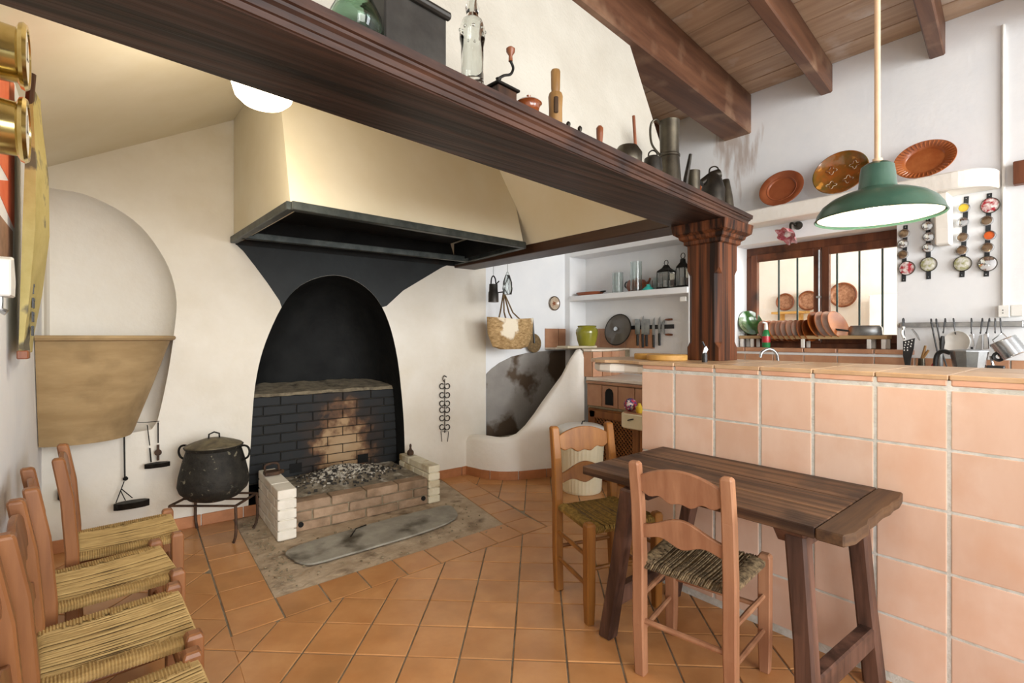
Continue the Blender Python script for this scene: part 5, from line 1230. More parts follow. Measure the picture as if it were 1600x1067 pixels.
# glass lid leaning on the wall
ldp = onX(965, 515, 4.09)
gl_ = thing('pan_lid', 'large round grey glass pan lid leaning on the recess wall', 'lid', (ldp.x, ldp.y, 1.146))
Ml = frame(ldp, (-0.97, 0, 0.22)); rl = 0.165
part(B().lathe([(0, 0.018), (rl*0.6, 0.014), (rl*0.95, 0.002), (rl*0.95, -0.002), (rl*0.6, 0.009), (0, 0.013)], 40, Ml), 'glass', pm('smoked_glass', '#6f6860', '#7d766d', 4, 0.12, trans=0.35), gl_, smooth=True)
part(B().tube([Ml @ Vector((rl*0.97*math.cos(a), rl*0.97*math.sin(a), 0)) for a in [2*math.pi*k/40 for k in range(40)]], 0.006, 6, closed=True), 'rim', M_pewter2, gl_, smooth=True)
part(B().lathe([(0, 0.04), (0.022, 0.038), (0.024, 0.03), (0.01, 0.018), (0, 0.018)], 18, Ml), 'knob', M_steel, gl_, smooth=True)
# magnetic strip and knives
ms = thing('magnetic_strip', 'black magnetic knife strip on the recess wall', 'knife rack', onX(1020, 511, WR-0.01))
part(B().bar(onX(984, 512, WR-0.008), onX(1053, 510, WR-0.008), 0.012, 0.04), 'bar', M_dark, ms, bevel=0.002)
def knife(px_, yt, yb, wpx, lab, cleaver=False):
    a = onX(px_, yt, WR-0.022); c = onX(px_, yb, WR-0.022); F = FW.dot(Vector((a.x, a.y))); s_ = F/FPX
    zt, zb = a.z, c.z; zm = zb+(zt-zb)*0.42; hw = wpx*s_*0.5
    t = thing('kitchen_knife', lab, 'knife', (a.x, a.y, zb), 0, 'knives on the magnetic strip')
    Mk = Matrix(((0, 0, 1, a.x), (1, 0, 0, a.y), (0, 1, 0, 0), (0, 0, 0, 1)))
    if cleaver: poly = [(-hw, zm), (hw, zm), (hw*1.1, zt), (-hw, zt-0.005)]
    else: poly = [(-hw*0.8, zm), (hw*0.8, zm), (hw, zm+(zt-zm)*0.5), (hw*0.5, zt-(zt-zm)*0.15), (-hw*0.7, zt), (-hw, zm+(zt-zm)*0.4)]
    part(B().prism(poly, 0.003, Mk), 'blade', M_steelm, t)
    part(B().prism([(-0.012, zb), (0.010, zb), (0.013, zm), (-0.011, zm)], 0.016, Mk, -0.006), 'handle', M_dark, t, bevel=0.004)
knife(996, 498, 540, 9, 'wide-bladed knife, leftmost on the magnetic strip', True)
knife(1004, 493, 543, 5, 'slim pointed knife, second on the magnetic strip')
knife(1010, 498, 541, 11, 'cleaver, third on the magnetic strip', True)
knife(1021, 496, 543, 5, 'long bread knife, fourth on the magnetic strip')
knife(1030, 494, 540, 5, 'pointed carving knife, rightmost upright on the magnetic strip')
mz = thing('mezzaluna', 'curved mezzaluna chopper with two wooden handles on the strip', 'chopper', onX(1042, 523, WR-0.02))
Mk = Matrix(((0, 0, 1, WR-0.022), (1, 0, 0, onX(1045, 510, WR).y), (0, 1, 0, onX(1045, 511, WR).z), (0, 0, 0, 1)))
cres = [(0.02+0.045*math.cos(a), 0.075*math.sin(a)) for a in [math.radians(-80+160*k/12) for k in range(13)]]+[(0.02+0.015*math.cos(a), 0.065*math.sin(a)) for a in [math.radians(80-160*k/12) for k in range(13)]]
part(B().prism(cres, 0.003, Mk), 'blade', M_steelm, mz)
for s in (-1, 1): part(B().tube([Mk @ Vector((0.02, 0.07*s, 0)), Mk @ Vector((-0.01, 0.07*s, 0)), Mk @ Vector((-0.05, 0.072*s, 0))], [0.008, 0.011, 0.009], 8), 'handle', M_wred, mz, smooth=True)
# recess shelf
shf = onX(1075, 446, WX)
rsh = tag(bpy.data.objects.new('trim_2', None), kind='structure'); COL.objects.link(rsh)
part(B().box2((WX-0.012, RY0, 1.635), (WR, RY1-0.002, 1.69)), 'shelf_slab', M_whiter, rsh, bevel=0.006)
SZ = 1.6905
def onshelf(px_, X): q = onX(px_, 450, X); q.z = SZ; F = FW.dot(Vector((q.x, q.y))); return q, F/FPX, F
q, s_, F = onshelf(922, 4.0)
dishp = thing('flat_clay_dish', 'flat dark red-brown dish lying on the recess shelf', 'dish', q)
part(B().lathe([(0, 0.002), (0.14, 0.002), (0.17, 0.03), (0.175, 0.034), (0.165, 0.034), (0.14, 0.012), (0, 0.01)], 30, T(q), sx=0.6, sy=1.0), 'body', M_terra, dishp, smooth=True)
part(B().tube(spline([q+Vector((0, -0.165, 0.03)), q+Vector((0.01, -0.20, 0.035)), q+Vector((-0.02, -0.205, 0.035)), q+Vector((-0.03, -0.165, 0.03))], 4), 0.006, 6), 'handle', M_iron, dishp, smooth=True)
def cyl(px_, X, w_, yt, mat, name, lab, cat, taper=1.0):
    q, s_, F = onshelf(px_, X); r = w_/2*s_; h_ = zy(yt, F)-SZ
    return solo(B().lathe([(0, 0), (r, 0), (r*taper, h_), (r*taper*0.9, h_), (r*0.9, 0.012), (0, 0.01)], 26, T(q)), name, mat, lab, cat, q, smooth=True)
cyl(965, 3.98, 17, 426, M_frost, 'glass_tumbler', 'short pale green glass tumbler on the recess shelf', 'glass')
cyl(994, 3.95, 18, 409, M_frost, 'glass_vase', 'tall frosted glass cylinder vase on the recess shelf', 'vase')
q, s_, F = onshelf(995, 4.07)
tp = thing('red_teapot', 'dark red teapot behind the frosted vase on the recess shelf', 'teapot', q)
part(B().lathe([(0, 0), (0.075, 0.0), (0.10, 0.05), (0.10, 0.09), (0.08, 0.12), (0.04, 0.13), (0.012, 0.145), (0, 0.15)], 26, T(q)), 'body', M_terra, tp, smooth=True)
part(B().tube([q+Vector((0, -0.09, 0.06)), q+Vector((0, -0.14, 0.10)), q+Vector((0, -0.155, 0.13))], [0.016, 0.012, 0.01], 8), 'spout', M_terra, tp, smooth=True)
part(B().tube(spline([q+Vector((0, 0.08, 0.11)), q+Vector((0, 0.13, 0.11)), q+Vector((0, 0.14, 0.07)), q+Vector((0, 0.095, 0.04))], 4), 0.007, 6), 'handle', M_dark, tp, smooth=True)
q, s_, F = onshelf(1013, 3.96)
solo(B().lathe([(0, 0), (9*s_, 0), (9.5*s_, 1.5*s_), (6*s_, 5*s_), (3*s_, 7*s_), (3.5*s_, 9*s_), (0, 10.5*s_)], 24, T(q)), 'turquoise_lid', M_teal, 'small turquoise ceramic lid on the recess shelf', 'lid', q, smooth=True)
cyl(1029, 4.04, 20, 434, M_frost, 'glass_jar', 'squat glass jar behind the left lantern', 'jar')
def lantern(px_, X, w_, yt, ytop, lab, taper):
    q, s_, F = onshelf(px_, X); r = w_/2*s_; h_ = zy(yt, F)-SZ; H_ = zy(ytop, F)-SZ
    t = thing('candle_lantern', lab, 'lantern', q)
    part(B().box((0, 0, 0.008), (2*r, 2*r, 0.016), T(q)), 'base', M_iron, t, bevel=0.003)
    for a in (-1, 1):
        for b_ in (-1, 1): part(B().tube([q+Vector((a*r*0.9, b_*r*0.9, 0.01)), q+Vector((a*r*0.9*taper, b_*r*0.9*taper, h_))], 0.0045, 5), 'post', M_iron, t)
    part(B().box((0, 0, h_/2+0.006), (r*1.6*min(1, taper+0.1), r*1.6*min(1, taper+0.1), h_-0.02), T(q)), 'glass', M_glass, t)
    part(B().lathe([(r*1.35*taper, h_-0.004), (r*1.3*taper, h_+0.008), (r*0.6*taper, h_+(H_-h_)*0.35), (r*0.35, h_+(H_-h_)*0.6), (0, h_+(H_-h_)*0.62)], 4, T(q) @ RZ(math.pi/4)), 'roof', M_iron, t)
    part(B().tube([q+Vector((0, 0.02*math.cos(k*0.6), h_+(H_-h_)*0.8+0.025*math.sin(k*0.6))) for k in range(11)], 0.0035, 5, closed=True), 'ring', M_iron, t)
    part(B().lathe([(0, 0.016), (r*0.3, 0.016), (r*0.3, h_*0.5), (0, h_*0.5)], 14, T(q)), 'candle', M_whitep, t, smooth=True)
lantern(1041, 3.98, 22, 425, 407, 'square black metal candle lantern on the recess shelf', 1.0)
lantern(1067, 3.97, 21, 418, 395, 'black metal hurricane lantern next to the post on the recess shelf', 0.75)
bx_ = onX(1067, 467, WX+0.005)
solo(B().box2((WX+0.004, bx_.y-0.03, bx_.z-0.02), (WX+0.05, bx_.y+0.03, bx_.z+0.02)), 'junction_box', M_whitep, 'small white junction box under the recess shelf', 'junction box', (WX+0.03, bx_.y, bx_.z-0.02), bevel=0.004)
# round chopping boards on the counter end
for i, (px_, r, lab) in enumerate(((1012, 0.10, 'small round wooden board at the counter end'), (1042, 0.14, 'larger round wooden board on the counter before the post'))):
    q = onZ(px_, 559, CZ+0.001); q.x = min(q.x, 2.86-r*0.2)
    F = 2.95 if i == 0 else 2.78
    q = atF(px_, 559, F); q.z = CZ+0.0005
    solo(B().lathe([(0, 0), (r*0.75, 0), (r*0.78, 0.004), (r*0.78, 0.028), (r*0.74, 0.032), (0, 0.032)], 28, T(q)), 'round_board', M_board, lab, 'chopping board', q, smooth=True)
# corkscrew figure on counter
q = onZ(1101, 566, CZ); q.z = CZ+0.0005
ck = thing('bottle_opener', 'small black and steel corkscrew standing on the counter before the post', 'corkscrew', q)
part(B().lathe([(0, 0), (0.014, 0), (0.014, 0.035), (0.011, 0.05), (0, 0.055)], 16, T(q)), 'base', M_dark, ck, smooth=True)
part(B().prism([(-0.012, 0.045), (0.004, 0.04), (0.016, 0.065), (0.006, 0.085), (-0.004, 0.075)], 0.008, frame((q.x, q.y, q.z), (-FW.x, -FW.y, 0))), 'lever', M_steel, ck, bevel=0.002)
part(B().tube([q+Vector((0, 0, 0.08)), q+Vector((-RT.x*0.012, -RT.y*0.012, 0.105))], 0.005, 8), 'knob', M_dark, ck, smooth=True)
# white bin behind the chair
q = Vector((3.07, 2.78, 0.001)); 
bn = thing('waste_bin', 'ivory ribbed bin with white lid behind the amber chair', 'bin', q)
hb_ = zy(667, FW.dot(Vector((q.x, q.y))))
rib = []
for k in range(72):
    a = 2*math.pi*k/72; rib.append((math.cos(a)*(1+0.012*(k % 2)), math.sin(a)*(1+0.012*(k % 2))))
part(B().loft([[(q.x+x*r, q.y+y*r, z) for x, y in rib] for r, z in ((0.155, 0.002), (0.16, 0.02), (0.185, hb_-0.03))]), 'body', M_cream2, bn)
part(B().lathe([(0.0, hb_+0.022), (0.15, hb_+0.018), (0.19, hb_), (0.20, hb_-0.012), (0.198, hb_-0.03), (0.186, hb_-0.03), (0.186, hb_-0.01), (0, hb_-0.005)], 40, T(q.x, q.y, 0)), 'lid', M_whitep, bn, smooth=True)
part(B().tube([(q.x, q.y, hb_+0.02), (q.x+0.01, q.y, hb_+0.045), (q.x+0.02, q.y-0.02, hb_+0.05)], 0.005, 6), 'lid_wire', M_dark, bn)
# open cream drawer with ball
dq = onX(985, 650, 3.30)
dz0, dz1 = zy(668, FW.dot(Vector((3.22, 2.42)))), zy(645, FW.dot(Vector((3.22, 2.42))))
dr = thing('pull_out_bin', 'cream pull-out drawer hanging open from the cupboard front', 'drawer', (3.28, 2.33, dz0))
poly = [(KX-0.008, 2.20), (KX-0.20, 2.20)]+[(KX-0.12-0.09*math.cos(a), 2.40+0.10*math.sin(a)) for a in [math.radians(90*k/8) for k in range(9)]]+[(KX-0.008, 2.50)]
part(B().prism(poly, dz1-dz0, None, dz0), 'front', M_cream2, dr, bevel=0.008)
part(B().prism([(x+(0.012 if x < KX-0.05 else 0), y-(0.012 if y > 2.4 else -0.012)) for x, y in poly], 0.004, None, dz1), 'inside', M_ktile, dr)
hx = onX(984, 656, KX-0.205)
part(B().tube([hx+Vector((0.01, 0.03, -0.01)), hx+Vector((-0.02, 0.0, 0)), hx+Vector((-0.01, -0.04, 0.012))], 0.005, 6), 'handle', M_dark, dr, smooth=True)
bq = onX(985, 637, KX-0.10); rb_ = 0.052
solo(B().lathe([(rb_*math.cos(a), rb_*math.sin(a)) for a in [math.radians(-90+180*k/14) for k in range(15)]], 24, T(bq.x, bq.y, dz1+0.004+rb_)), 'patchwork_ball', M_ball, 'red and blue patterned ball in the open cream drawer', 'ball', (bq.x, bq.y, dz1+0.004), smooth=True)
bq = onX(999, 644, KX-0.12)
solo(B().lathe([(0, 0), (0.02, 0), (0.028, 0.015), (0.028, 0.045), (0.015, 0.06), (0.01, 0.075), (0, 0.076)], 16, T(bq.x, bq.y, dz1+0.0045)), 'yellow_bottle', M_yellow, 'small yellow bottle beside the ball in the drawer', 'bottle', (bq.x, bq.y, dz1+0.0045), smooth=True)

# ---- right wall things
# plate shelf with rounded end and bracket
ps = thing('plate_shelf', 'thick white plaster shelf with rounded end above the window', 'shelf', (WX-0.1, 1.2, 2.09))
SB0, SB1 = 2.09, 2.19
poly = [(WX-0.001, 2.12), (WX-0.20, 2.12), (WX-0.20, 0.57)]+[(WX-0.02-0.18*math.cos(a), 0.57-0.18*math.sin(a)) for a in [math.radians(90*k/10) for k in range(1, 11)]]+[(WX-0.001, 0.39)]
part(B().prism(poly, SB1-SB0, None, SB0), 'slab', M_white, ps, bevel=0.008)
bk_ = [(0, 0), (-0.16, 0), (-0.16, -0.07), (-0.12, -0.11), (-0.10, -0.20), (-0.095, -0.29), (0, -0.29)]
ybk = onX(1472, 330, WX-0.1).y
part(B().prism(bk_, 0.07, Matrix(((1, 0, 0, WX-0.001), (0, 0, 1, ybk-0.035), (0, 1, 0, SB0), (0, 0, 0, 1)))), 'bracket', M_white, ps, bevel=0.008)
def wplate(px_, py_, X, ry, rz, lean, mat, lab, name, build):
    c = onX(px_, py_, X); c.z = SB1+rz*math.cos(lean)+0.002
    t = thing(name, lab, 'plate', (c.x, c.y, SB1))
    Mp = frame(c, (-math.cos(lean), 0, math.sin(lean))) @ Matrix.Diagonal((1, rz/ry, 1, 1))
    build(t, Mp, ry); return t
def pl1(t, M_, r):
    part(B().lathe([(0, 0.004), (r*0.6, 0.004), (r*0.66, 0.012), (r*0.97, 0.024), (r, 0.022), (r*0.7, -0.004), (0, -0.006)], 44, M_), 'dish', M_terra, t, smooth=True)
    part(B().tube([M_ @ Vector((r*0.66*math.cos(a), r*0.66*math.sin(a), 0.012)) for a in [2*math.pi*k/44 for k in range(44)]], 0.003, 6, closed=True), 'inner_ring', M_terra, t, smooth=True)
wplate(1222, 294, 3.80, 0.152, 0.132, 0.22, None, 'plain dark terracotta plate, leftmost on the plate shelf', 'terracotta_plate', pl1)
def pl2(t, M_, r):
    part(B().lathe([(0, -0.02), (r*0.5, -0.012), (r*0.85, 0.012), (r*0.97, 0.026), (r, 0.024), (r*0.85, 0.002), (r*0.5, -0.022), (0, -0.03)], 44, M_), 'dish', pm('marbled_glaze', '#9a5520', '#5f5220', 9, 0.12, 0.05, 20, coat=0.8, c3='#c98a3a', s3=14, lo3=0.6, hi3=0.66), t, smooth=True)
    for a, q_ in ((0.6, 0.55), (2.5, 0.45), (4.1, 0.55), (5.4, 0.4)):
        pts = [(q_*r*math.cos(a)+0.024*(1+0.35*math.cos(4*k*math.pi/12))*math.cos(k*math.pi/12), q_*r*math.sin(a)+0.024*(1+0.35*math.cos(4*k*math.pi/12))*math.sin(k*math.pi/12)) for k in range(24)]
        part(B().tube([M_ @ Vector((x, y, -0.008+0.02*((x*x+y*y)/r/r))) for x, y in pts], 0.0022, 5, closed=True), 'painted_flower', M_plate, t)
wplate(1314, 272, 3.79, 0.163, 0.150, 0.24, None, 'amber and green marbled dish with cream flowers behind the pendant rod', 'marbled_dish', pl2)
def pl3(t, M_, r):
    part(B().lathe([(0, 0.0), (r*0.62, 0.002), (r*0.68, 0.010), (r, 0.024), (r*1.01, 0.02), (r*0.7, -0.006), (0, -0.01)], 48, M_), 'dish', M_terra2, t, smooth=True)
    for k in range(40):
        a = 2*math.pi*k/40
        part(B().tube([M_ @ Vector((q_*r*math.cos(a), q_*r*math.sin(a), z)) for q_, z in ((0.72, 0.013), (0.84, 0.019), (0.96, 0.024))], [0.002, 0.0045, 0.0035], 5), 'rim_flute', M_terra2, t, smooth=True)
wplate(1445, 250, 3.79, 0.148, 0.118, 0.25, None, 'oval terracotta platter with fluted rim, rightmost on the plate shelf', 'fluted_platter', pl3)
# mirror straps
Mface = {'m': M_mirror, 'y': M_yellow, 'o': M_orange, 'r': M_redflower, 'f': M_flower, 'b': pm('bronze_mirror', '#8d7258', '#b09a80', 8, 0.15, metal=0.8)}
def strap(lab, items, xt, yt, xb, yb):
    a, c = onX(xt, yt, WX-0.003), onX(xb, yb, WX-0.003)
    t = thing('mirror_strap', lab, 'mirror strap', c, 0, 'straps of oval mirrors on the right wall')
    part(B().bar(a, c, 0.022, 0.004, (1, 0, 0)), 'strap', M_leather, t)
    part(B().lathe([(0, 0), (0.004, 0), (0.003, 0.003), (0, 0.003)], 10, frame(a+Vector((-0.003, 0, -0.012)), (-1, 0, 0))), 'rivet', M_steel, t)
    part(B().lathe([(0, 0), (0.004, 0), (0.003, 0.003), (0, 0.003)], 10, frame(c+Vector((-0.003, 0, 0.012)), (-1, 0, 0))), 'rivet', M_steel, t)
    for px_, py_, big, fc in items:
        p_ = onX(px_, py_, WX-0.012); ry, rz = (0.042, 0.045) if big else (0.0285, 0.0285)
        Mm = frame(p_, (-1, 0, 0.0)) @ Matrix.Diagonal((ry, rz, 1, 1))
        fr = part(B().lathe([(0, -0.008), (0.9, -0.008), (1.0, 0.0), (0.97, 0.008), (0.80 if not big else 0.92, 0.009), (0.78 if not big else 0.9, 0.004), (0, 0.004)], 30, Mm), 'oval_frame', M_steel if not big else M_pewter, t, smooth=True)
        part(B().lathe([(0, 0.0095 if big else 0.0055), (0.5, 0.008 if big else 0.0055), (0.9 if big else 0.78, 0.0045)], 26, Mm), 'mirror_face', Mface[fc], fr, smooth=True)
strap('mirror strap with a red bottom oval, leftmost, beside the window', [(1413, 365, 0, 'b'), (1411, 381, 0, 'm'), (1411, 398, 0, 'b'), (1417, 419, 1, 'r')], 1415, 352, 1412, 440)
strap('mirror strap with a cream floral bottom oval, left of the white bracket', [(1449, 353, 0, 'm'), (1451, 370, 0, 'm'), (1450, 387, 0, 'm'), (1451, 413, 1, 'f')], 1450, 340, 1451, 436)
strap('mirror strap with a yellow top oval, right of the white bracket', [(1506, 325, 0, 'y'), (1504, 347, 0, 'm'), (1504, 371, 0, 'b'), (1503, 391, 0, 'b'), (1504, 412, 1, 'f')], 1510, 307, 1503, 433)
strap('mirror strap with a big red top oval, rightmost', [(1547, 321, 1, 'r'), (1542, 345, 0, 'b'), (1546, 368, 0, 'o'), (1543, 387, 0, 'b'), (1543, 412, 1, 'm')], 1546, 302, 1541, 432)
# pink glass wall lamp over the window
q = onX(1237, 355, WX-0.04)
kl = thing('pink_wall_lamp', 'small pink petal glass lamp above the window', 'lamp', (WX, q.y, q.z))
part(B().lathe([(0, 0), (0.03, 0), (0.026, 0.02), (0.012, 0.05), (0, 0.05)], 16, frame((WX-0.001, q.y-0.03, q.z+0.012), (-1, 0, 0))), 'wall_mount', M_pewter2, kl, smooth=True)
cn = onX(1231, 366, WX-0.12); Mn = frame(cn, (-0.6, 0.35, -0.72))
pet = []
for r, z in ((0.02, -0.035), (0.04, -0.02), (0.055, 0.0), (0.075, 0.022)):
    pet.append([Mn @ Vector(((r*(1+0.18*math.cos(6*a)*(z > -0.02)))*math.cos(a), (r*(1+0.18*math.cos(6*a)*(z > -0.02)))*math.sin(a), z)) for a in [2*math.pi*k/36 for k in range(36)]])
part(B().loft(pet, caps=False), 'petal_shade', M_pink, kl, smooth=True)
part(B().lathe([(0, -0.02), (0.016, -0.015), (0.022, 0.0), (0.014, 0.018), (0, 0.022)], 14, Mn), 'bulb', M_whitep, kl, smooth=True)
part(B().tube(spline([(WX-0.045, q.y-0.03, q.z+0.012), (WX-0.08, q.y-0.01, q.z+0.02), tuple(Mn @ Vector((0, 0, -0.03)))], 4), 0.008, 8), 'arm', M_pewter2, kl, smooth=True)
# dish rack on the sill
SILL = WZ0+0.006
rk = thing('dish_rack', 'wooden dish drying rack with white feet on the window sill', 'dish rack', (3.99, 1.4, SILL))
ra, rbx = onX(1146, 527, 3.95), onX(1386, 527, 3.95); yA, yB = min(ra.y, WY1-0.01), max(rbx.y, WY0+0.01)
for x in (3.945, 4.05): part(B().box2((x, yB, 1.243), (x+0.022, yA, 1.268)), 'rail', M_rackwood, rk, bevel=0.003)
for yy in (yA-0.02, yA-0.10, (yA+yB)/2+0.02, yB+0.10, yB+0.02):
    part(B().box2((3.947, yy-0.012, SILL), (3.965, yy+0.012, 1.243)), 'foot', M_whitep, rk, bevel=0.003)
    part(B().box2((4.052, yy-0.012, SILL), (4.07, yy+0.012, 1.243)), 'foot', M_whitep, rk, bevel=0.003)
for k in range(24):
    yy = yB+0.03+(yA-yB-0.06)*k/23
    part(B().tube([(3.965, yy, 1.256), (4.052, yy, 1.256)], 0.004, 6), 'dowel', M_rackwood, rk)
def rplate(px_, r, zc, tilt, lab, mat=M_glazeamber, X=4.005):
    p_ = onX(px_, 510, X); c = Vector((X, p_.y, zc))
    ax = (-0.25, -math.cos(tilt), math.sin(tilt)); Mr = frame(c, ax)
    solo(B().lathe([(0, 0.002), (r*0.55, 0.002), (r*0.65, 0.010), (r, 0.020), (r*0.99, 0.024), (r*0.6, 0.016), (0, 0.008)], 30, Mr), 'glazed_plate', mat, lab, 'plate', (c.x, c.y, zc-r), smooth=True, group='brown glazed plates in the dish rack')
ords = ['first', 'second', 'third', 'fourth', 'fifth', 'sixth', 'seventh', 'eighth', 'ninth']
for k in range(9):
    rplate(1192+8.6*k, 0.082, 1.300, 0.25, ords[k]+' small brown glazed saucer from the left in the dish rack')
for k in range(4):
    rplate(1274+10.5*k, 0.105, 1.335, 0.38, ords[k]+' large amber glazed plate from the left in the dish rack')
p_ = onX(1352, 520, 4.0)
pan = thing('steel_saucepan', 'small upturned steel saucepan on the right end of the dish rack', 'saucepan', (4.0, p_.y, 1.2685))
part(B().lathe([(0.098, 0.0), (0.1, 0.002), (0.098, 0.05), (0.085, 0.066), (0, 0.068)], 34, T(4.0, p_.y, 1.2685), sx=0.62), 'body', M_steelm, pan, smooth=True)
part(B().tube([(3.98, p_.y+0.09, 1.30), (3.97, p_.y+0.17, 1.31)], [0.006, 0.008], 8), 'handle', M_dark, pan, smooth=True)
p_ = onX(1161, 505, 4.02)
gp_ = Vector((4.03, WY1-0.055, 1.2685+0.098))
Mg = frame(gp_, (-0.55, -0.80, 0.32))
gt = thing('green_plate', 'green glazed plate leaning against the left window reveal', 'plate', (gp_.x, gp_.y, 1.2685))
part(B().lathe([(0, 0), (0.055, 0.0), (0.065, 0.008), (0.1, 0.02), (0.102, 0.017), (0.065, -0.004), (0, -0.006)], 34, Mg), 'dish', M_greenglaze, gt, smooth=True)
# detergent bottle, faucet
p_ = onX(1197, 540, 3.915)
dt = thing('soap_bottle', 'green dish soap bottle with white cap before the dish rack', 'bottle', (p_.x, p_.y, SILL))
part(B().lathe([(0, 0), (0.026, 0), (0.029, 0.01), (0.028, 0.09), (0.022, 0.12), (0.012, 0.135), (0, 0.135)], 22, T(3.915, p_.y, SILL)), 'body', pm('green_soap', '#1f6a3a', '#2d8a4c', 5, 0.2), dt, smooth=True)
part(B().lathe([(0, 0.135), (0.014, 0.135), (0.012, 0.165), (0.008, 0.19), (0, 0.19)], 16, T(3.915, p_.y, SILL)).tube([(3.915, p_.y, SILL+0.185), (3.88, p_.y+0.01, SILL+0.19)], 0.006, 8), 'cap', M_whitep, dt, smooth=True)
part(B().lathe([(0.0283, 0.035), (0.029, 0.04), (0.0288, 0.08), (0.028, 0.085)], 22, T(3.915, p_.y, SILL)), 'label_band', M_red, dt, smooth=True)
p_ = onX(1205, 560, 3.74)
fc = thing('kitchen_tap', 'chrome swan-neck kitchen tap behind the counter', 'tap', (p_.x, p_.y, 0.9))
part(B().tube(spline([(3.78, p_.y-0.03, 0.901), (3.78, p_.y-0.03, 1.08), (3.765, p_.y-0.02, 1.145), (3.73, p_.y+0.01, 1.17), (3.69, p_.y+0.04, 1.15), (3.68, p_.y+0.05, 1.11)], 5), 0.011, 10), 'spout', M_steel, fc, smooth=True)
part(B().lathe([(0, 0), (0.03, 0), (0.026, 0.03), (0.015, 0.05), (0, 0.05)], 18, T(3.78, p_.y-0.03, 0.9005)), 'base', M_steel, fc, smooth=True)
# utensil rail
RX = WX-0.05; a, c = onX(1407, 508, RX), onX(1599, 506, RX)
rail = thing('utensil_rail', 'steel utensil rail on the right wall', 'rail', (RX, (a.y+c.y)/2, a.z))
part(B().bar(a, c, 0.012, 0.030), 'bar', M_steelm, rail, bevel=0.003)
for q in (a, c):
    part(B().lathe([(0, 0), (0.012, 0.002), (0.02, 0.012), (0.02, 0.03), (0.012, 0.045), (0, 0.048)], 16, frame((WX-0.001, q.y, q.z), (-1, 0, 0))), 'end_mount', M_steel, rail, smooth=True)
def hook_b(px_, y2, px2=None):
    t = onX(px_, 502, RX); e = onX(px2 if px2 else px_, y2, RX-0.02); b = B()
    b.tube(spline([t+Vector((0.014, 0, -0.012)), t+Vector((0.008, 0, 0.012)), t+Vector((-0.012, 0, 0.012)), e.lerp(t, 0.4)+Vector((-0.006, 0, 0)), e, e+Vector((-0.012, 0, 0.006))], 3), 0.003, 6)
    return b
def hung(name, lab, cat, px_, y2, px2=None):
    e = onX(px2 if px2 else px_, y2, RX-0.02)
    t = thing(name, lab, cat, e, 0, 'utensils on the wall rail'); part(hook_b(px_, y2, px2), 'hook', M_dark, t); return t
def ux(px_, py_, o=0.02): return onX(px_, py_, RX-o)
def flat(t, pts, th, mat, nm, o=0.02, bev=0.001):
    P = [ux(x, y, o) for x, y in pts]; b = B(); n = len(P); d = Vector((-th, 0, 0))
    b.add(P+[p+d for p in P], [tuple(range(n)), tuple(range(2*n-1, n-1, -1))]+[(i, (i+1) % n, n+(i+1) % n, n+i) for i in range(n)])
    return part(b, nm, mat, t, bevel=bev)
t = hung('corkscrew_strap', 'white strap and opener at the left end of the rail', 'strap', 1411, 515)
part(B().tube(spline([ux(1412, 510), ux(1409, 520), ux(1413, 530), ux(1414, 545)], 4), 0.008, 8), 'strap', M_whitep, t, smooth=True)
part(B().tube([ux(1425, 514), ux(1433, 524), ux(1437, 532)], [0.005, 0.006, 0.004], 6), 'opener', M_steel, t, smooth=True)
t = hung('slotted_spatula', 'black slotted spatula under the left end of the rail', 'spatula', 1412, 530, 1414)
flat(t, [(1411, 533), (1430, 528), (1428, 545), (1424, 560), (1422, 580), (1416, 580), (1411, 556)], 0.004, M_dark, 'blade', 0.03)
for x, y in ((1415, 535), (1420, 534), (1425, 532), (1414, 539), (1419, 538), (1424, 537), (1413, 543), (1418, 543), (1423, 541), (1413, 547), (1418, 547)): flat(t, [(x-0.9, y-1), (x+0.9, y-1), (x+0.9, y+1), (x-0.9, y+1)], 0.001, M_whitep, 'slot', 0.0345, 0)
sp3 = ux(1440, 600, 0.1)
t = thing('wooden_pliers', 'olive wood-handled pliers standing in the utensil corner', 'pliers', (sp3.x, sp3.y, 0.905))
q = ux(1440, 576, 0.1)
part(B().tube([(q.x, q.y, 0.905), q+Vector((0, 0, -0.02)), ux(1440, 560, 0.1)], [0.018, 0.02, 0.016], 10), 'body', M_pewter, t, smooth=True)
for e in ((1446, 540), (1451, 547)): part(B().tube([ux(1441, 560, 0.1), ux(*e, 0.1)], [0.009, 0.006], 8), 'jaw', M_wcarve, t, smooth=True)
q = ux(1457, 574, 0.1)
solo(B().tube([(q.x, q.y, 0.901), (q.x, q.y, q.z-0.01), ux(1459, 568, 0.1)], [0.012, 0.012, 0.008], 10), 'red_lighter', M_red, 'small red kitchen lighter beside the pliers', 'lighter', (q.x, q.y, 0.901), smooth=True)
t = hung('long_skewer', 'long black skewer, leftmost rod on the rail', 'skewer', 1455, 506); part(B().tube([ux(1455, 503), ux(1470, 577)], 0.0045, 6), 'shaft', M_dark, t, smooth=True)
t = hung('long_fork', 'long black fork next to the skewer on the rail', 'fork', 1463, 506); part(B().tube([ux(1463, 503), ux(1472, 550), ux(1481, 578)], 0.0042, 6), 'shaft', M_dark, t, smooth=True)
t = hung('kitchen_brush', 'black and grey brush handle hanging on the rail', 'brush', 1477, 520, 1474)
part(B().tube([ux(1473, 525), ux(1472, 535), ux(1471, 550), ux(1470, 577)], [0.008, 0.014, 0.008, 0.009], 8), 'handle', M_dark, t, smooth=True)
part(B().tube([ux(1470, 552), ux(1470, 576)], 0.012, 8), 'sleeve', M_steelm, t, smooth=True)
t = hung('white_strainer', 'round white plastic strainer hanging on the rail', 'strainer', 1490, 522, 1493)
cn = ux(1495, 535, 0.03); Ms = frame(cn, (-0.8, 0.3, 0.1))
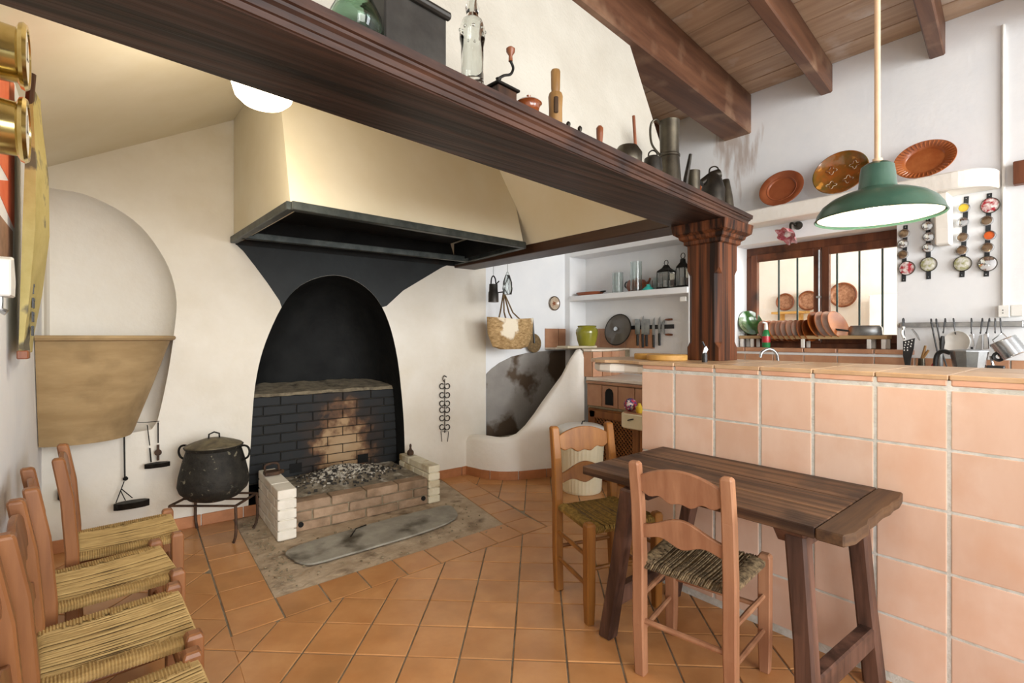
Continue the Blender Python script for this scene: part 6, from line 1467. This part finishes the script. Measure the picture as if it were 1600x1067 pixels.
part(B().lathe([(0, -0.04), (0.035, -0.035), (0.06, -0.012), (0.066, 0.0), (0.066, 0.005), (0.056, -0.008), (0.03, -0.03), (0, -0.035)], 30, Ms), 'bowl', M_whitep, t, smooth=True)
t = hung('steel_peeler', 'steel peeler with black tip hanging on the rail', 'peeler', 1518, 521)
flat(t, [(1515, 523), (1522, 522), (1523, 540), (1519, 545), (1515, 540)], 0.012, M_steel, 'body'); flat(t, [(1517, 542), (1521, 542), (1521, 546), (1517, 546)], 0.014, M_dark, 'tip')
t = hung('steel_whisk', 'small steel tongs hanging on the rail', 'tongs', 1535, 521, 1532)
flat(t, [(1530, 524), (1535, 523), (1534, 548), (1524, 548), (1526, 538)], 0.006, M_steelm, 'arms')
t = hung('steel_grater', 'narrow steel grater hanging on the rail', 'grater', 1546, 521, 1541)
flat(t, [(1537, 522), (1545, 520), (1546, 545), (1537, 546)], 0.016, M_steel, 'body', 0.02, 0.003)
t = hung('steel_mug', 'ribbed steel canteen mug hanging tilted at the right end of the rail', 'mug', 1563, 521, 1565)
a_, c_ = ux(1558, 532, 0.05), ux(1585, 555, 0.05); a_ = ux(1566, 531, 0.06); c_ = ux(1586, 556, 0.06)
Mm = frame(a_, c_-a_); Lm = (c_-a_).length
prf_ = []
for k in range(14): prf_.append((0.058+0.002*(k % 2), Lm*k/13))
part(B().lathe([(0.05, 0.004), (0.056, 0)]+prf_+[(0.055, Lm), (0, Lm)], 32, Mm), 'body', M_steel, t, smooth=True)
part(B().tube([ux(1566, 520, 0.03), ux(1551, 531, 0.05), ux(1556, 540, 0.06), ux(1574, 528, 0.05), ux(1566, 520, 0.03)], 0.003, 6), 'bail', M_steel, t, smooth=True)
t = hung('steel_funnel', 'small dark funnel ring below the steel mug', 'funnel', 1555, 520)
cn = ux(1560, 557, 0.07); part(B().lathe([(0.012, 0), (0.026, 0.004), (0.028, 0.012), (0.024, 0.016), (0.012, 0.01)], 22, frame(cn, (-1, -0.2, 0))), 'ring', M_dark, t, smooth=True)
part(B().tube([ux(1548, 556, 0.07), ux(1553, 578, 0.07)], 0.007, 6), 'handle', M_steelm, t)
# steel pot with black handle
q = onX(1514, 560, 3.60); zt = zy(549, FW.dot(Vector((q.x, q.y)))); rp_ = 0.080
pt_ = thing('coffee_pot', 'faceted aluminium coffee pot with black handle behind the counter', 'coffee pot', (q.x, q.y, 0.9005))
ok = [(math.cos(math.pi*k/5), math.sin(math.pi*k/5)) for k in range(10)]
part(B().loft([[(q.x+x*r, q.y+y*r, z) for x, y in ok] for r, z in ((rp_*0.95, 0.901), (rp_*0.7, 1.03), (rp_*0.72, 1.04), (rp_, zt))]), 'body', M_steel, pt_)
part(B().loft([[(q.x+x*r, q.y+y*r, z) for x, y in ok] for r, z in ((rp_*1.04, zt), (rp_*1.04, zt+0.006), (rp_*0.3, zt+0.012))]), 'lid', M_steelm, pt_)
part(B().tube(spline([q*1+Vector((0, rp_*0.95, zt-q.z-0.01)), Vector((q.x, q.y+rp_+0.03, zt-0.002)), Vector((q.x, q.y+rp_+0.055, zt-0.03)), Vector((q.x, q.y+rp_+0.06, zt-0.11))], 4), [0.012]*13, 8), 'handle', M_dark, pt_, smooth=True)
q = ux(1562, 573, 0.2); solo(B().box2((q.x-0.02, q.y-0.02, 0.901), (q.x+0.02, q.y+0.05, q.z+0.006)), 'knife_block', M_dark, 'small black block at the right behind the counter', 'block', (q.x, q.y, 0.901), bevel=0.004)
# socket and conduit, wooden key box
q = onX(1568, 487, WX)
so = thing('wall_socket', 'white surface-mounted socket with conduit on the right wall', 'socket', (WX, q.y, q.z-0.03))
a_, c_ = onX(1560, 478, WX).y, onX(1579, 478, WX).y
part(B().box2((WX-0.03, c_, q.z-0.032), (WX-0.001, a_, q.z+0.035)), 'socket_box', M_whitep, so, bevel=0.004)
part(B().box2((WX-0.026, onX(1600, 478, WX).y, q.z-0.028), (WX-0.001, c_-0.002, q.z+0.035)), 'blank_box', M_whitep, so, bevel=0.004)
for dz in (-0.008, 0.008): part(B().lathe([(0, 0), (0.003, 0), (0, 0.001)], 8, frame((WX-0.0305, q.y, q.z+dz), (-1, 0, 0))), 'pin_hole', M_dark, so)
part(B().tube([(WX-0.008, q.y, q.z+0.035), (WX-0.008, q.y, 3.0)], 0.008, 8), 'conduit', M_whitep, so, smooth=True)
q = onX(1592, 272, WX-0.02); solo(B().box2((WX-0.06, q.y-0.10, q.z-0.06), (WX-0.001, q.y+0.02, q.z+0.065)), 'wooden_key_box', M_window, 'small brown wooden box on the right wall at the image edge', 'box', (WX-0.03, q.y, q.z-0.06), bevel=0.004)
# ---- seen through the window
def farp(px_, py_): return onX(px_, py_, 7.19)
fshelf = thing('far_shelf', 'narrow wooden shelf in the room beyond the window', 'shelf', farp(1238, 489))
a_, c_ = farp(1212, 488), farp(1266, 486)
part(B().box2((7.05, c_.y, a_.z-0.03), (7.19, a_.y, a_.z)), 'plank', M_board, fshelf)
for y_ in (a_.y-0.1, c_.y+0.1): part(B().box2((7.10, y_-0.02, a_.z-0.14), (7.19, y_+0.02, a_.z-0.03)), 'bracket', M_board, fshelf)
for i, (px_, py_, r_, lab) in enumerate(((1229, 472, 13, 'dark basket plate on the far wall, leftmost seen through the window'), (1265, 470, 15, 'mottled basket plate on the far wall behind the window post'), (1319, 461, 19, 'large speckled basket plate on the far wall, right pane of the window'))):
    p_ = farp(px_, py_); F = FW.dot(Vector((p_.x, p_.y))); r = r_*F/FPX*0.95
    t = thing('wall_basket_plate', lab, 'plate', (p_.x, p_.y, p_.z-r), 0, 'plates in the room beyond the window')
    Mf = frame(p_, (-1, 0, 0)); part(B().lathe([(0, 0.02), (r*0.8, 0.024), (r, 0.05), (r*1.02, 0.045), (r*0.85, 0.004), (0, 0.003)], 30, Mf), 'dish', pm('speckled_basket', '#8a5a3c', '#c09070', 30, 0.6), t, smooth=True)
    part(B().tube([Mf @ Vector((r*math.cos(k*math.pi/15), r*math.sin(k*math.pi/15), 0.05)) for k in range(30)], 0.012, 6, closed=True), 'rim', M_wred, t, smooth=True)
a_, c_ = onX(1357, 461, 6.6), onX(1410, 545, 6.6)
fr2 = thing('white_cabinet', 'white cabinet standing in the room beyond the window', 'cabinet', (6.8, (a_.y+c_.y)/2-0.2, 0))
part(B().box2((6.6, a_.y-0.75, 0.0), (7.15, a_.y, a_.z)), 'body', M_whitep, fr2, bevel=0.01)
part(B().box2((6.585, a_.y-0.74, 0.75), (6.6, a_.y-0.01, a_.z-0.01)), 'door', M_whitep, fr2, bevel=0.004)
part(B().box2((6.585, a_.y-0.74, 0.05), (6.6, a_.y-0.01, 0.73)), 'door', M_whitep, fr2, bevel=0.004)
